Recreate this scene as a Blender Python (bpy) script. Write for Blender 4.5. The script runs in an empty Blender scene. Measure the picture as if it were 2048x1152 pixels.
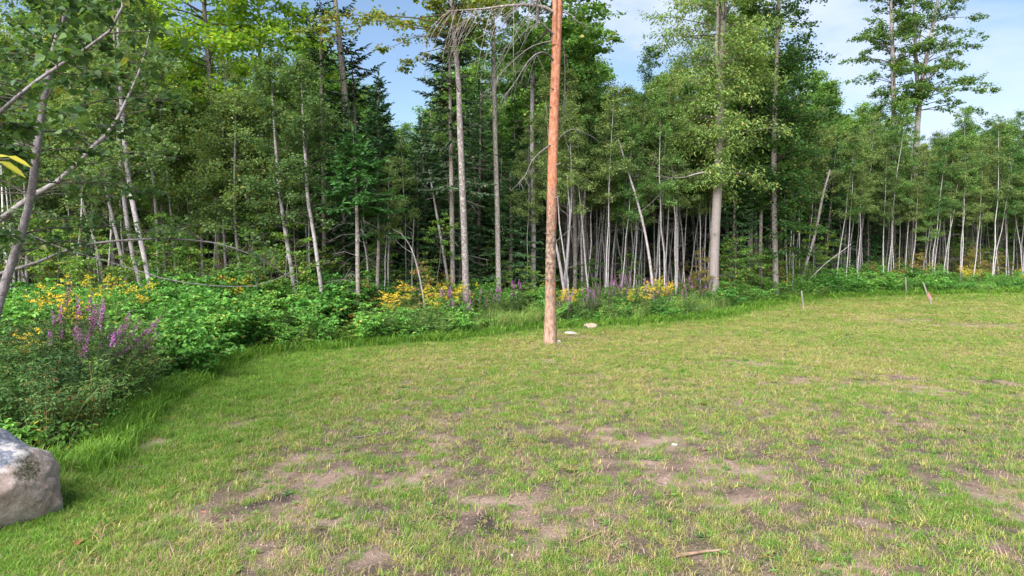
import bpy, math, random
import numpy as np
from mathutils import Vector

S = bpy.context.scene
COL = S.collection
R = math.radians

# ------------------------------------------------------------------ camera
F_PX, CAM_H, HORIZON = 1365.0, 2.7, 500.0          # full-size photograph pixels (2048 x 1152)
PITCH = math.atan((576.0 - HORIZON) / F_PX)
cam_d = bpy.data.cameras.new('camera')
cam_d.sensor_width = 36.0
cam_d.lens = 36.0 * F_PX / 2048.0
cam_d.clip_start, cam_d.clip_end = 0.1, 2000.0
cam = bpy.data.objects.new('camera', cam_d)
COL.objects.link(cam)
cam.location = (0, 0, CAM_H)
cam.rotation_euler = (math.pi / 2 - PITCH, 0, 0)
S.camera = cam

# ------------------------------------------------------------------ light
SUN_EL, SUN_AZ = R(38), R(208)                      # azimuth clockwise from +Y: behind the camera, a little to its left
world = bpy.data.worlds.new('World')
S.world = world
world.use_nodes = True
nt = world.node_tree
nt.nodes.clear()
n_out = nt.nodes.new('ShaderNodeOutputWorld')
n_bg = nt.nodes.new('ShaderNodeBackground')
n_sky = nt.nodes.new('ShaderNodeTexSky')
n_sky.sky_type = 'NISHITA'
n_sky.sun_disc = False
n_sky.sun_elevation = SUN_EL
n_sky.sun_rotation = SUN_AZ
n_sky.air_density, n_sky.dust_density, n_sky.ozone_density = 1.0, 0.6, 1.6
n_bg.inputs['Strength'].default_value = 0.112
n_tc = nt.nodes.new('ShaderNodeTexCoord')
n_map = nt.nodes.new('ShaderNodeMapping')
n_map.inputs['Scale'].default_value = (1.0, 1.0, 2.2)
n_map.inputs['Location'].default_value = (0.35, 0.1, 0.45)
n_noise = nt.nodes.new('ShaderNodeTexNoise')
n_noise.inputs['Scale'].default_value = 2.6
n_noise.inputs['Detail'].default_value = 7
n_noise.inputs['Roughness'].default_value = 0.55
n_noise.inputs['Distortion'].default_value = 0.3
n_ramp = nt.nodes.new('ShaderNodeMapRange')
n_ramp.interpolation_type = 'SMOOTHSTEP'
n_ramp.inputs['From Min'].default_value = 0.41
n_ramp.inputs['From Max'].default_value = 0.64
n_ramp.inputs['To Max'].default_value = 0.8
n_ramp.inputs['To Min'].default_value = 0.08
n_mix = nt.nodes.new('ShaderNodeMix')
n_mix.data_type = 'RGBA'
n_mix.inputs[7].default_value = (3.4, 3.75, 4.55, 1)
L = nt.links.new
L(n_tc.outputs['Generated'], n_map.inputs['Vector'])
L(n_map.outputs['Vector'], n_noise.inputs['Vector'])
L(n_noise.outputs['Fac'], n_ramp.inputs['Value'])
L(n_ramp.outputs['Result'], n_mix.inputs[0])
n_hs = nt.nodes.new('ShaderNodeHueSaturation')
n_hs.inputs['Saturation'].default_value = 1.08
n_hs.inputs['Value'].default_value = 0.68
L(n_sky.outputs['Color'], n_hs.inputs['Color'])
L(n_hs.outputs['Color'], n_mix.inputs[6])
L(n_mix.outputs[2], n_bg.inputs['Color'])
L(n_bg.outputs['Background'], n_out.inputs['Surface'])

sun_d = bpy.data.lights.new('sun', 'SUN')
sun_d.energy = 5.0
sun_d.angle = R(60)
sun_d.color = (1.0, 0.97, 0.92)
sun = bpy.data.objects.new('sun', sun_d)
COL.objects.link(sun)
sdir = Vector((math.sin(SUN_AZ) * math.cos(SUN_EL), math.cos(SUN_AZ) * math.cos(SUN_EL), math.sin(SUN_EL)))
sun.rotation_euler = sdir.to_track_quat('Z', 'Y').to_euler()
sun.location = (0, -20, 40)

S.view_settings.view_transform = 'Standard'
S.view_settings.look = 'None'
S.view_settings.gamma = 1.0
S.view_settings.use_curve_mapping = False
S.view_settings.exposure = 1.28
S.cycles.max_bounces = 10
S.cycles.diffuse_bounces = 6
S.cycles.glossy_bounces = 2
S.cycles.transmission_bounces = 6
S.cycles.transparent_max_bounces = 4
S.cycles.use_denoising = True
S.cycles.denoiser = 'OPENIMAGEDENOISE'
S.cycles.denoising_input_passes = 'RGB_ALBEDO_NORMAL'
S.cycles.denoising_prefilter = 'ACCURATE'
S.cycles.sample_clamp_indirect = 4.0

# ------------------------------------------------------------------ projection helpers
SP, CP = math.sin(PITCH), math.cos(PITCH)


def P(px, py, d):
    """the point at depth d (metres along +Y) seen at photograph pixel px, py"""
    u, v = (px - 1024.0) / F_PX, (576.0 - py) / F_PX
    dy, dz = CP + v * SP, -SP + v * CP
    t = d / dy
    return np.array((u * t, d, CAM_H + dz * t))


def G(px, py):
    """the point of level ground seen at pixel px, py"""
    u, v = (px - 1024.0) / F_PX, (576.0 - py) / F_PX
    dy, dz = CP + v * SP, -SP + v * CP
    t = -CAM_H / dz
    return np.array((u * t, dy * t, 0.0))


def to_px(p):
    x, y, z = p[0], p[1], p[2] - CAM_H
    zc = y * CP - z * SP
    yc = y * SP + z * CP
    return 1024.0 + F_PX * x / zc, 576.0 - F_PX * yc / zc


_tab = np.random.default_rng(11).random((256, 256))


def vnoise(x, y):
    x, y = np.asarray(x, float), np.asarray(y, float)
    xi, yi = np.floor(x).astype(int), np.floor(y).astype(int)
    fx, fy = x - xi, y - yi
    fx, fy = fx * fx * (3 - 2 * fx), fy * fy * (3 - 2 * fy)
    a, b = _tab[xi & 255, yi & 255], _tab[(xi + 1) & 255, yi & 255]
    c, d = _tab[xi & 255, (yi + 1) & 255], _tab[(xi + 1) & 255, (yi + 1) & 255]
    return (a * (1 - fx) + b * fx) * (1 - fy) + (c * (1 - fx) + d * fx) * fy


def fbm(x, y, s, oct=4, off=0.0):
    v, a, t = 0.0, 1.0, 0.0
    for i in range(oct):
        v = v + a * vnoise(np.asarray(x) * s + off + 17.3 * i, np.asarray(y) * s + off * 1.7 + 5.1 * i)
        t += a
        a *= 0.5
        s *= 2.03
    return v / t


# lawn outline, from the pixels of its edge
EDGE_PX = [(160, 935), (265, 822), (375, 765), (455, 724), (520, 710), (600, 703), (690, 697), (760, 690), (830, 686), (900, 680), (980, 668), (1060, 658),
           (1140, 656), (1230, 650), (1330, 645), (1400, 640), (1446, 630), (1520, 612), (1620, 600), (1720, 595), (1810, 591), (1920, 589), (2048, 588)]
EDGE = [G(*p)[:2] for p in EDGE_PX]
LAWN = np.array([(-9.5, -14), (-9.0, 4.0), (-7.3, 7.0), (-6.3, 8.2)] + [tuple(e) for e in EDGE] + [(48, 43), (75, 45), (75, -14)])


def in_lawn(x, y):
    x, y = np.asarray(x, float), np.asarray(y, float)
    r = np.zeros(np.broadcast(x, y).shape, bool)
    n = len(LAWN)
    for i in range(n):
        (x0, y0), (x1, y1) = LAWN[i], LAWN[(i + 1) % n]
        if y0 == y1:
            continue
        c = ((y0 > y) != (y1 > y)) & (x < (x1 - x0) * (y - y0) / (y1 - y0) + x0)
        r ^= c
    return r


def edge_dist(x, y):
    """metres to the lawn's edge, negative inside the lawn"""
    x, y = np.asarray(x, float), np.asarray(y, float)
    best = np.full(np.broadcast(x, y).shape, 1e9)
    for i in range(len(LAWN) - 2):
        (x0, y0), (x1, y1) = LAWN[i], LAWN[i + 1]
        dx, dy = x1 - x0, y1 - y0
        t = np.clip(((x - x0) * dx + (y - y0) * dy) / (dx * dx + dy * dy), 0, 1)
        best = np.minimum(best, np.hypot(x - x0 - t * dx, y - y0 - t * dy))
    return np.where(in_lawn(x, y), -best, best)


_segs = [(LAWN[i][0], LAWN[i][1], LAWN[i + 1][0], LAWN[i + 1][1]) for i in range(len(LAWN) - 2)]


def edge1(x, y):
    best = 1e18
    for x0, y0, x1, y1 in _segs:
        dx, dy = x1 - x0, y1 - y0
        t = ((x - x0) * dx + (y - y0) * dy) / (dx * dx + dy * dy)
        t = 0 if t < 0 else 1 if t > 1 else t
        a, b = x - x0 - t * dx, y - y0 - t * dy
        q = a * a + b * b
        if q < best:
            best = q
    ins = False
    n = len(LAWN)
    for i in range(n):
        x0, y0 = LAWN[i]
        x1, y1 = LAWN[(i + 1) % n]
        if (y0 > y) != (y1 > y) and x < (x1 - x0) * (y - y0) / (y1 - y0) + x0:
            ins = not ins
    return -math.sqrt(best) if ins else math.sqrt(best)


def gz(x, y):
    """height of the ground: almost level lawn, forest floor a step higher"""
    e = edge1(float(x), float(y)) if np.ndim(x) == 0 and np.ndim(y) == 0 else edge_dist(x, y)
    u = np.clip((e - 0.5) / 3.5, 0, 1)
    return 0.55 * u * u * (3 - 2 * u) + 0.07 * (fbm(x, y, 0.22, 3, 3.0) - 0.5) + 0.035 * (fbm(x, y, 1.3, 3, 9.0) - 0.5)


BARE = [(470, 852, 70, 15, 1), (580, 960, 70, 30, .9), (560, 1012, 90, 22, .9), (420, 1052, 70, 22, .8), (650, 1050, 60, 20, .7),
        (1400, 945, 200, 50, .75), (1350, 888, 130, 24, .8), (1440, 985, 110, 24, 1), (1230, 868, 110, 20, .7), (1500, 728, 70, 10, .9), (1440, 706, 50, 6, .5),
        (1090, 725, 50, 6, .9), (1730, 765, 50, 8, 1), (1795, 755, 70, 8, .9), (1870, 782, 70, 10, 1), (1965, 764, 60, 9, 1), (1620, 760, 60, 8, .8),
        (1960, 650, 120, 5, .9), (1800, 640, 70, 5, .9), (1880, 645, 60, 4, .6), (1720, 1045, 60, 14, .9), (1800, 1070, 50, 14, .6), (1980, 1095, 50, 12, .9), (1150, 1015, 60, 15, .7),
        (1010, 1085, 70, 12, .7), (1690, 900, 70, 10, .5), (1880, 905, 60, 10, .6), (820, 805, 60, 6, .7), (1130, 762, 60, 5, .5), (300, 890, 80, 30, .9), (330, 850, 70, 20, .8),
        (1100, 692, 36, 5, 1), (1160, 672, 60, 5, .7), (740, 1120, 90, 20, .6), (1380, 1110, 120, 18, .6), (1550, 1010, 60, 12, .6), (930, 760, 60, 5, .5), (1290, 740, 60, 6, .4),
        (1620, 665, 80, 5, .5), (1500, 690, 80, 6, .4), (1930, 705, 60, 5, .5)]
_bare = []
for (bx, by, rx, ry, st) in BARE:
    c = G(bx, by)
    _bare.append((c[0], c[1], G(bx + rx, by)[0] - c[0], (G(bx, by - ry)[1] - G(bx, by + ry)[1]) / 2, st))


def bare(x, y):
    """0 = closed turf, 1 = bare soil"""
    w = 0.75 * (fbm(x, y, 1.7, 5, 21.0) - 0.5)
    b = np.zeros(np.broadcast(x, y).shape)
    for (cx, cy, ax, ay, st) in _bare:
        r = np.hypot((x - cx) / ax, (y - cy) / ay) + w * 1.8
        b = np.maximum(b, st * np.clip(1.25 - 0.8 * r, 0, 1))
    g = fbm(x, y, 0.75, 5, 40.0)
    near = np.clip((15 - y) / 6, 0, 1) * np.clip((x + 4.8) / 2.0, 0, 1)
    g2 = np.clip((g - 0.57 + 0.05 * near) * 6, 0, 1) * (0.25 + 0.4 * near)
    fine = np.clip((fbm(x, y, 4.5, 4, 55.0) - 0.44) * 5, 0, 1) * 0.5 * np.clip((21 - y) / 9, 0, 1) * np.clip((x + 4.6) / 2.0, 0, 1)
    return np.clip(np.maximum(np.maximum(b, g2), fine), 0, 1)


def worn_ground(x, y):
    """the stretch of lawn where young grass stands thinly on dark soil"""
    return 0.9 * np.clip((15.5 - y) / 6, 0, 1) * np.clip((x + 4.2 + 1.5 * (fbm(x, y, 0.6, 3, 31.0) - 0.5)) / 1.8, 0, 1)


# ------------------------------------------------------------------ mesh building
class MB:
    def __init__(self):
        self.v, self.f, self.n = [], [], 0

    def add(self, v, f, mat=0, tint=0.5):
        v = np.asarray(v, np.float32).reshape(-1, 3)
        f = np.asarray(f, np.int64)
        self.v.append(v)
        t = np.broadcast_to(np.asarray(tint, np.float32), (len(f),))
        self.f.append((f + self.n, mat, t))
        self.n += len(v)

    def mesh(self, name, mats, smooth=False):
        me = bpy.data.meshes.new(name)
        v = np.concatenate(self.v) if self.v else np.zeros((0, 3), np.float32)
        me.vertices.add(len(v))
        me.vertices.foreach_set('co', v.ravel())
        if self.f:
            tot = np.concatenate([np.full(len(f), f.shape[1], np.int32) for f, _, _ in self.f])
            idx = np.concatenate([f.ravel() for f, _, _ in self.f]).astype(np.int32)
            mi = np.concatenate([np.full(len(f), m, np.int32) for f, m, _ in self.f])
            ti = np.concatenate([t for _, _, t in self.f]).astype(np.float32)
            me.loops.add(len(idx))
            me.loops.foreach_set('vertex_index', idx)
            me.polygons.add(len(tot))
            st = np.zeros(len(tot), np.int32)
            st[1:] = np.cumsum(tot)[:-1]
            me.polygons.foreach_set('loop_start', st)
            me.polygons.foreach_set('material_index', mi)
            me.polygons.foreach_set('use_smooth', np.full(len(tot), smooth))
            a = me.attributes.new('tint', 'FLOAT', 'FACE')
            a.data.foreach_set('value', ti)
        for m in mats:
            me.materials.append(m)
        me.update(calc_edges=True)
        return me

    def build(self, name, mats, parent=None, smooth=False, link=True):
        o = bpy.data.objects.new(name, self.mesh(name, mats, smooth))
        if link:
            COL.objects.link(o)
        if parent is not None:
            o.parent = parent
        return o


def unit(a):
    a = np.asarray(a, float)
    return a / np.maximum(np.linalg.norm(a, axis=-1, keepdims=True), 1e-9)


def tube(mb, path, rad, sides=6, mat=0, tint=0.5, cap=True, rough=0.0, rng=None):
    path = np.asarray(path, float)
    n = len(path)
    rad = np.broadcast_to(np.asarray(rad, float), (n,))
    tan = unit(np.gradient(path, axis=0))
    ref = np.array((1.0, 0, 0)) if abs(tan.mean(0)[0]) < 0.8 else np.array((0, 0, 1.0))
    a = unit(np.cross(tan, ref))
    b = np.cross(tan, a)
    th = np.arange(sides) / sides * 2 * math.pi
    rr = np.ones((n, sides))
    if rough and rng is not None:
        rr = 1 + rough * rng.standard_normal((n, sides))
    v = path[:, None] + (np.cos(th)[None, :, None] * a[:, None] + np.sin(th)[None, :, None] * b[:, None]) * (rad[:, None] * rr)[..., None]
    i = np.arange(n - 1)[:, None] * sides
    j = np.arange(sides)[None]
    k = (j + 1) % sides
    f = np.stack([i + j, i + k, i + sides + k, i + sides + j], -1).reshape(-1, 4)
    v = v.reshape(-1, 3)
    mb.add(v, f, mat, tint)
    if cap:
        m = mb.n
        vv = np.vstack([v[-sides:], path[-1:] + tan[-1] * rad[-1] * 0.5])
        mb.add(vv, [(q, (q + 1) % sides, sides) for q in range(sides)], mat, tint)


def sticks(mb, p0, p1, r0, r1, mat=0, tint=0.5):
    """many three-sided straight twigs at once"""
    p0, p1 = np.asarray(p0, float), np.asarray(p1, float)
    n = len(p0)
    if not n:
        return
    r0 = np.broadcast_to(np.asarray(r0, float), (n,))[:, None]
    r1 = np.broadcast_to(np.asarray(r1, float), (n,))[:, None]
    d = unit(p1 - p0)
    ref = np.where(np.abs(d[:, 2:3]) < 0.9, np.array([[0, 0, 1.0]]), np.array([[1.0, 0, 0]]))
    a = unit(np.cross(d, ref))
    b = np.cross(d, a)
    vs = []
    for p, r in ((p0, r0), (p1, r1)):
        for q in range(3):
            t = q * 2 * math.pi / 3
            vs.append(p + (a * math.cos(t) + b * math.sin(t)) * r)
    v = np.stack(vs, 1).reshape(-1, 3)
    base = (np.arange(n) * 6)[:, None, None]
    f = (np.array([[0, 1, 4, 3], [1, 2, 5, 4], [2, 0, 3, 5]])[None] + base).reshape(-1, 4)
    mb.add(v, f, mat, tint)


def leaves(mb, pos, d, nrm, ln, wd, mat=0, tint=0.5, kind='kite', fold=0.18, bend=0.0):
    pos, d = np.asarray(pos, float), unit(d)
    n = len(pos)
    if not n:
        return
    s = unit(np.cross(d, nrm))
    u = np.cross(s, d)
    ln = np.broadcast_to(np.asarray(ln, float), (n,))[:, None]
    wd = np.broadcast_to(np.asarray(wd, float), (n,))[:, None]
    tip = pos + d * ln - u * ln * bend
    tint = np.broadcast_to(np.asarray(tint, float), (n,))
    if kind == 'kite':
        m = pos + d * ln * 0.45 + u * wd * fold
        v = np.stack([pos, m + s * wd * 0.5, tip, m - s * wd * 0.5], 1).reshape(-1, 3)
        f = np.arange(n * 4).reshape(-1, 4)
        mb.add(v, f, mat, tint)
    elif kind == 'tri':
        v = np.stack([pos + s * wd * 0.5, tip, pos - s * wd * 0.5], 1).reshape(-1, 3)
        mb.add(v, np.arange(n * 3).reshape(-1, 3), mat, tint)
    else:                                            # oval: two folded halves
        m1, m2 = pos + d * ln * 0.28 + u * wd * fold, pos + d * ln * 0.68 + u * (wd * fold * 0.8 - ln * bend * 0.5)
        v = np.stack([pos, m1 + s * wd * 0.48, m2 + s * wd * 0.40, tip, m2 - s * wd * 0.40, m1 - s * wd * 0.48], 1).reshape(-1, 3)
        b = (np.arange(n) * 6)[:, None, None]
        f = (np.array([[0, 1, 2, 3], [0, 3, 4, 5]])[None] + b).reshape(-1, 4)
        mb.add(v, f, mat, np.repeat(tint, 2))


def bezier(p0, p1, p2, n):
    t = np.linspace(0, 1, n)[:, None]
    return (1 - t) ** 2 * p0 + 2 * t * (1 - t) * p1 + t * t * p2


def spline(pts, n):
    pts = np.asarray(pts, float)
    if len(pts) == 2:
        return pts[0] + np.linspace(0, 1, n)[:, None] * (pts[1] - pts[0])
    q = np.vstack([2 * pts[0] - pts[1], pts, 2 * pts[-1] - pts[-2]])
    seg = np.linalg.norm(np.diff(pts, axis=0), axis=1)
    s = np.concatenate([[0], np.cumsum(seg)])
    out = []
    for x in np.linspace(0, s[-1], n):
        i = min(np.searchsorted(s, x, 'right') - 1, len(pts) - 2)
        t = (x - s[i]) / seg[i]
        a, b, c, d = q[i], q[i + 1], q[i + 2], q[i + 3]
        out.append(0.5 * (2 * b + (c - a) * t + (2 * a - 5 * b + 4 * c - d) * t * t + (3 * b - a - 3 * c + d) * t ** 3))
    return np.array(out)


# ------------------------------------------------------------------ materials
def new_mat(name):
    m = bpy.data.materials.new(name)
    m.use_nodes = True
    m.node_tree.nodes.clear()
    return m, m.node_tree.nodes, m.node_tree.links.new


def c4(c):
    return (c[0], c[1], c[2], 1.0)


def leaf_mat(name, dark, light, accent=None, frac=0.0, trans=0.38, rough=0.55, vary=0.3, spec=0.22):
    m, N, K = new_mat(name)
    out = N.new('ShaderNodeOutputMaterial')
    at = N.new('ShaderNodeAttribute')
    at.attribute_name = 'tint'
    ramp = N.new('ShaderNodeValToRGB')
    e = ramp.color_ramp.elements
    e[0].color, e[1].color = c4(dark), c4(light)
    if accent is not None:
        e[1].position = 1.0 - frac - 0.01
        x = e.new(1.0 - frac)
        x.color = c4(accent)
    K(at.outputs['Fac'], ramp.inputs['Fac'])
    oi = N.new('ShaderNodeObjectInfo')
    mr = N.new('ShaderNodeMapRange')
    mr.inputs['To Min'].default_value, mr.inputs['To Max'].default_value = 1 - vary, 1 + vary
    K(oi.outputs['Random'], mr.inputs['Value'])
    hs = N.new('ShaderNodeHueSaturation')
    mh = N.new('ShaderNodeMapRange')
    mh.inputs['To Min'].default_value, mh.inputs['To Max'].default_value = 0.515, 0.485
    K(oi.outputs['Random'], mh.inputs['Value'])
    K(mh.outputs['Result'], hs.inputs['Hue'])
    K(mr.outputs['Result'], hs.inputs['Value'])
    K(ramp.outputs['Color'], hs.inputs['Color'])
    pr = N.new('ShaderNodeBsdfPrincipled')
    pr.inputs['Roughness'].default_value = rough
    pr.inputs['Specular IOR Level'].default_value = spec
    tr = N.new('ShaderNodeBsdfTranslucent')
    tc = N.new('ShaderNodeMix')
    tc.data_type, tc.blend_type = 'RGBA', 'MULTIPLY'
    tc.inputs[0].default_value = 1.0
    tc.inputs[7].default_value = (1.25, 1.2, 0.5, 1)
    K(hs.outputs['Color'], pr.inputs['Base Color'])
    K(hs.outputs['Color'], tc.inputs[6])
    K(tc.outputs[2], tr.inputs['Color'])
    mx = N.new('ShaderNodeMixShader')
    mx.inputs[0].default_value = trans
    K(pr.outputs[0], mx.inputs[1])
    K(tr.outputs[0], mx.inputs[2])
    K(mx.outputs[0], out.inputs['Surface'])
    return m


def noise_node(N, K, vec, scale, detail=5, rough=0.6, stretch=None):
    if stretch is not None:
        mp = N.new('ShaderNodeMapping')
        mp.inputs['Scale'].default_value = stretch
        K(vec, mp.inputs['Vector'])
        vec = mp.outputs['Vector']
    n = N.new('ShaderNodeTexNoise')
    n.inputs['Scale'].default_value = scale
    n.inputs['Detail'].default_value = detail
    n.inputs['Roughness'].default_value = rough
    K(vec, n.inputs['Vector'])
    return n.outputs['Fac']


def ramp_node(N, K, fac, stops):
    r = N.new('ShaderNodeValToRGB')
    e = r.color_ramp.elements
    e[0].position, e[0].color = stops[0][0], c4(stops[0][1])
    e[1].position, e[1].color = stops[-1][0], c4(stops[-1][1])
    for p, c in stops[1:-1]:
        x = e.new(p)
        x.color = c4(c)
    K(fac, r.inputs['Fac'])
    return r.outputs['Color']


def mix_node(N, K, fac, a, b, blend='MIX'):
    m = N.new('ShaderNodeMix')
    m.data_type, m.blend_type = 'RGBA', blend
    for s, v in ((m.inputs[0], fac), (m.inputs[6], a), (m.inputs[7], b)):
        if hasattr(v, 'is_linked') or hasattr(v, 'links'):
            K(v, s)
        elif isinstance(v, (int, float)):
            s.default_value = v
        else:
            s.default_value = c4(v)
    return m.outputs[2]


def step_node(N, K, v, lo, hi, a=0.0, b=1.0):
    m = N.new('ShaderNodeMapRange')
    m.interpolation_type = 'SMOOTHSTEP'
    for s, x in (('From Min', lo), ('From Max', hi), ('To Min', a), ('To Max', b)):
        m.inputs[s].default_value = x
    K(v, m.inputs['Value'])
    return m.outputs['Result']


def finish(m, N, K, col, rough=0.85, bump=None, bs=0.4, bd=0.02):
    out = N.new('ShaderNodeOutputMaterial')
    pr = N.new('ShaderNodeBsdfPrincipled')
    pr.inputs['Roughness'].default_value = rough
    pr.inputs['Specular IOR Level'].default_value = 0.25
    if hasattr(col, 'links'):
        K(col, pr.inputs['Base Color'])
    else:
        pr.inputs['Base Color'].default_value = c4(col)
    if bump is not None:
        b = N.new('ShaderNodeBump')
        b.inputs['Strength'].default_value = bs
        b.inputs['Distance'].default_value = bd
        K(bump, b.inputs['Height'])
        K(b.outputs['Normal'], pr.inputs['Normal'])
    K(pr.outputs[0], out.inputs['Surface'])
    return m


def bark_mat(name, stops, scale=14, stretch=(1, 1, 0.35), lent=None, spots=None, vary=0.2):
    """furrowed bark; lent: dark cross marks of aspen; spots: pale lichen blotches"""
    m, N, K = new_mat(name)
    tc = N.new('ShaderNodeTexCoord')
    vec = tc.outputs['Object']
    f = noise_node(N, K, vec, scale, 6, 0.65, stretch)
    col = ramp_node(N, K, f, stops)
    if lent is not None:
        g = noise_node(N, K, vec, 9, 3, 0.5, (1.0, 1.0, 4.0))
        col = mix_node(N, K, step_node(N, K, g, 0.60, 0.68, 0, 0.75), col, lent)
    if spots is not None:
        g = noise_node(N, K, vec, 16, 4, 0.6)
        col = mix_node(N, K, step_node(N, K, g, 0.52, 0.62, 0, 0.85), col, spots)
    oi = N.new('ShaderNodeObjectInfo')
    v = step_node(N, K, oi.outputs['Random'], 0, 1, 1 - vary, 1 + vary)
    hs = N.new('ShaderNodeHueSaturation')
    K(v, hs.inputs['Value'])
    K(col, hs.inputs['Color'])
    return finish(m, N, K, hs.outputs['Color'], 0.85, f, 0.6, 0.02)


M = {}
M['bark_aspen'] = bark_mat('pale_aspen_bark', [(0.3, (0.133, 0.113, 0.113)), (0.5, (0.265, 0.234, 0.238)), (0.75, (0.406, 0.374, 0.374))], 16, (1, 1, 0.5), lent=(0.047, 0.039, 0.035), vary=0.35)
M['bark_sapling'] = bark_mat('white_sapling_bark', [(0.3, (0.20, 0.18, 0.18)), (0.5, (0.36, 0.33, 0.335)), (0.75, (0.52, 0.49, 0.49))], 16, (1, 1, 0.5), lent=(0.06, 0.05, 0.045), vary=0.35)
M['bark_alder'] = bark_mat('grey_alder_bark', [(0.3, (0.072, 0.062, 0.062)), (0.5, (0.173, 0.151, 0.158)), (0.75, (0.288, 0.266, 0.274))], 30, (1, 1, 0.6), lent=(0.065, 0.050, 0.050))
M['bark_maple'] = bark_mat('grey_brown_bark', [(0.3, (0.098, 0.079, 0.068)), (0.5, (0.203, 0.173, 0.158)), (0.75, (0.300, 0.270, 0.255))], 20, (1, 1, 0.25), spots=(0.345, 0.323, 0.300))
M['bark_lichen'] = bark_mat('lichen_spotted_bark', [(0.3, (0.096, 0.072, 0.064)), (0.5, (0.192, 0.160, 0.152)), (0.75, (0.272, 0.240, 0.232))], 20, (1, 1, 0.4), spots=(0.416, 0.392, 0.368))
M['bark_smooth'] = bark_mat('even_grey_bark', [(0.25, (0.167, 0.136, 0.124)), (0.5, (0.248, 0.211, 0.198)), (0.75, (0.310, 0.273, 0.260))], 26, (1, 1, 0.25))
M['bark_spruce'] = bark_mat('scaly_spruce_bark', [(0.3, (0.09, 0.07, 0.06)), (0.5, (0.22, 0.18, 0.16)), (0.75, (0.34, 0.29, 0.27))], 26, (1, 1, 0.6), spots=(0.38, 0.36, 0.33))
M['dead_wood'] = bark_mat('dead_grey_wood', [(0.3, (0.062, 0.053, 0.050)), (0.5, (0.143, 0.127, 0.121)), (0.75, (0.223, 0.208, 0.195))], 20, (1, 1, 0.3))
M['log_bark'] = bark_mat('rotting_log_bark', [(0.3, (0.10, 0.06, 0.04)), (0.5, (0.30, 0.19, 0.13)), (0.75, (0.42, 0.33, 0.27))], 14, (0.4, 1, 1))
M['twig'] = bark_mat('twig_bark', [(0.3, (0.045, 0.037, 0.03)), (0.6, (0.13, 0.11, 0.10))], 20)
M['stem'] = leaf_mat('green_stem', (0.06, 0.09, 0.03), (0.14, 0.12, 0.06), trans=0.0)

M['leaf_aspen'] = leaf_mat('aspen_leaf', (0.073, 0.140, 0.050), (0.213, 0.325, 0.106), (0.34, 0.31, 0.08), 0.03, trans=0.45)
M['leaf_sapling'] = leaf_mat('young_aspen_leaf', (0.083, 0.143, 0.044), (0.264, 0.363, 0.121), (0.38, 0.34, 0.11), 0.04, trans=0.45)
M['leaf_sapling_fresh'] = leaf_mat('fresh_aspen_leaf', (0.056, 0.134, 0.039), (0.190, 0.347, 0.095), (0.34, 0.33, 0.11), 0.02, trans=0.45)
M['leaf_alder'] = leaf_mat('alder_leaf', (0.045, 0.10, 0.035), (0.14, 0.235, 0.07), (0.28, 0.29, 0.07), 0.03, trans=0.45, rough=0.45, spec=0.3)
M['leaf_maple'] = leaf_mat('maple_leaf', (0.062, 0.151, 0.034), (0.202, 0.381, 0.073), (0.34, 0.33, 0.07), 0.04, trans=0.45)
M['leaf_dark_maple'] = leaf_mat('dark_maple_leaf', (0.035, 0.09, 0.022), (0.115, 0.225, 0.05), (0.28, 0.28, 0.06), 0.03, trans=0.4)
M['leaf_sunlit'] = leaf_mat('sunlit_maple_leaf', (0.18, 0.35, 0.035), (0.42, 0.58, 0.08), (0.54, 0.52, 0.10), 0.06, trans=0.6, vary=0.1)  # yellow-green leaf, lightened so its colour carries the sun shining through the crown
M['leaf_ash'] = leaf_mat('ash_leaf', (0.074, 0.152, 0.042), (0.242, 0.357, 0.095), (0.42, 0.38, 0.12), 0.04, trans=0.45)
M['leaf_turning'] = leaf_mat('turning_maple_leaf', (0.12, 0.20, 0.04), (0.36, 0.40, 0.09), (0.48, 0.27, 0.09), 0.08, trans=0.45)
M['needle'] = leaf_mat('spruce_needles', (0.030, 0.083, 0.037), (0.109, 0.218, 0.081), trans=0.15, rough=0.55)
M['needle_bright'] = leaf_mat('young_spruce_needles', (0.035, 0.11, 0.03), (0.12, 0.28, 0.075), trans=0.2, rough=0.55)
M['needle_dark'] = leaf_mat('old_spruce_needles', (0.026, 0.056, 0.03), (0.085, 0.145, 0.075), (0.24, 0.16, 0.10), 0.03, trans=0.12, rough=0.6)
M['leaf_rasp'] = leaf_mat('raspberry_leaf', (0.047, 0.153, 0.029), (0.183, 0.425, 0.083), (0.40, 0.34, 0.07), 0.02, trans=0.38)
M['leaf_weed'] = leaf_mat('weed_leaf', (0.06, 0.14, 0.035), (0.18, 0.31, 0.08), (0.36, 0.24, 0.10), 0.03, trans=0.35)
M['leaf_dark'] = leaf_mat('loosestrife_leaf', (0.036, 0.089, 0.032), (0.113, 0.209, 0.064), (0.30, 0.10, 0.04), 0.04, trans=0.25)
M['leaf_under'] = leaf_mat('understory_leaf', (0.062, 0.151, 0.028), (0.213, 0.370, 0.062), (0.42, 0.32, 0.06), 0.05, trans=0.42)
M['leaf_autumn'] = leaf_mat('autumn_understory_leaf', (0.10, 0.12, 0.025), (0.30, 0.28, 0.06), (0.34, 0.12, 0.05), 0.12, trans=0.35)
M['fern'] = leaf_mat('fern_frond', (0.065, 0.182, 0.026), (0.208, 0.390, 0.065), (0.30, 0.20, 0.07), 0.06, trans=0.35)
M['gold'] = leaf_mat('goldenrod_bloom', (0.52, 0.38, 0.02), (0.80, 0.62, 0.05), trans=0.2, vary=0.2)
M['purple'] = leaf_mat('loosestrife_bloom', (0.38, 0.09, 0.40), (0.62, 0.22, 0.62), trans=0.25, vary=0.2)
M['reed'] = leaf_mat('tall_grass_blade', (0.088, 0.188, 0.031), (0.275, 0.388, 0.100), (0.46, 0.38, 0.2), 0.12, trans=0.3)
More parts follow.
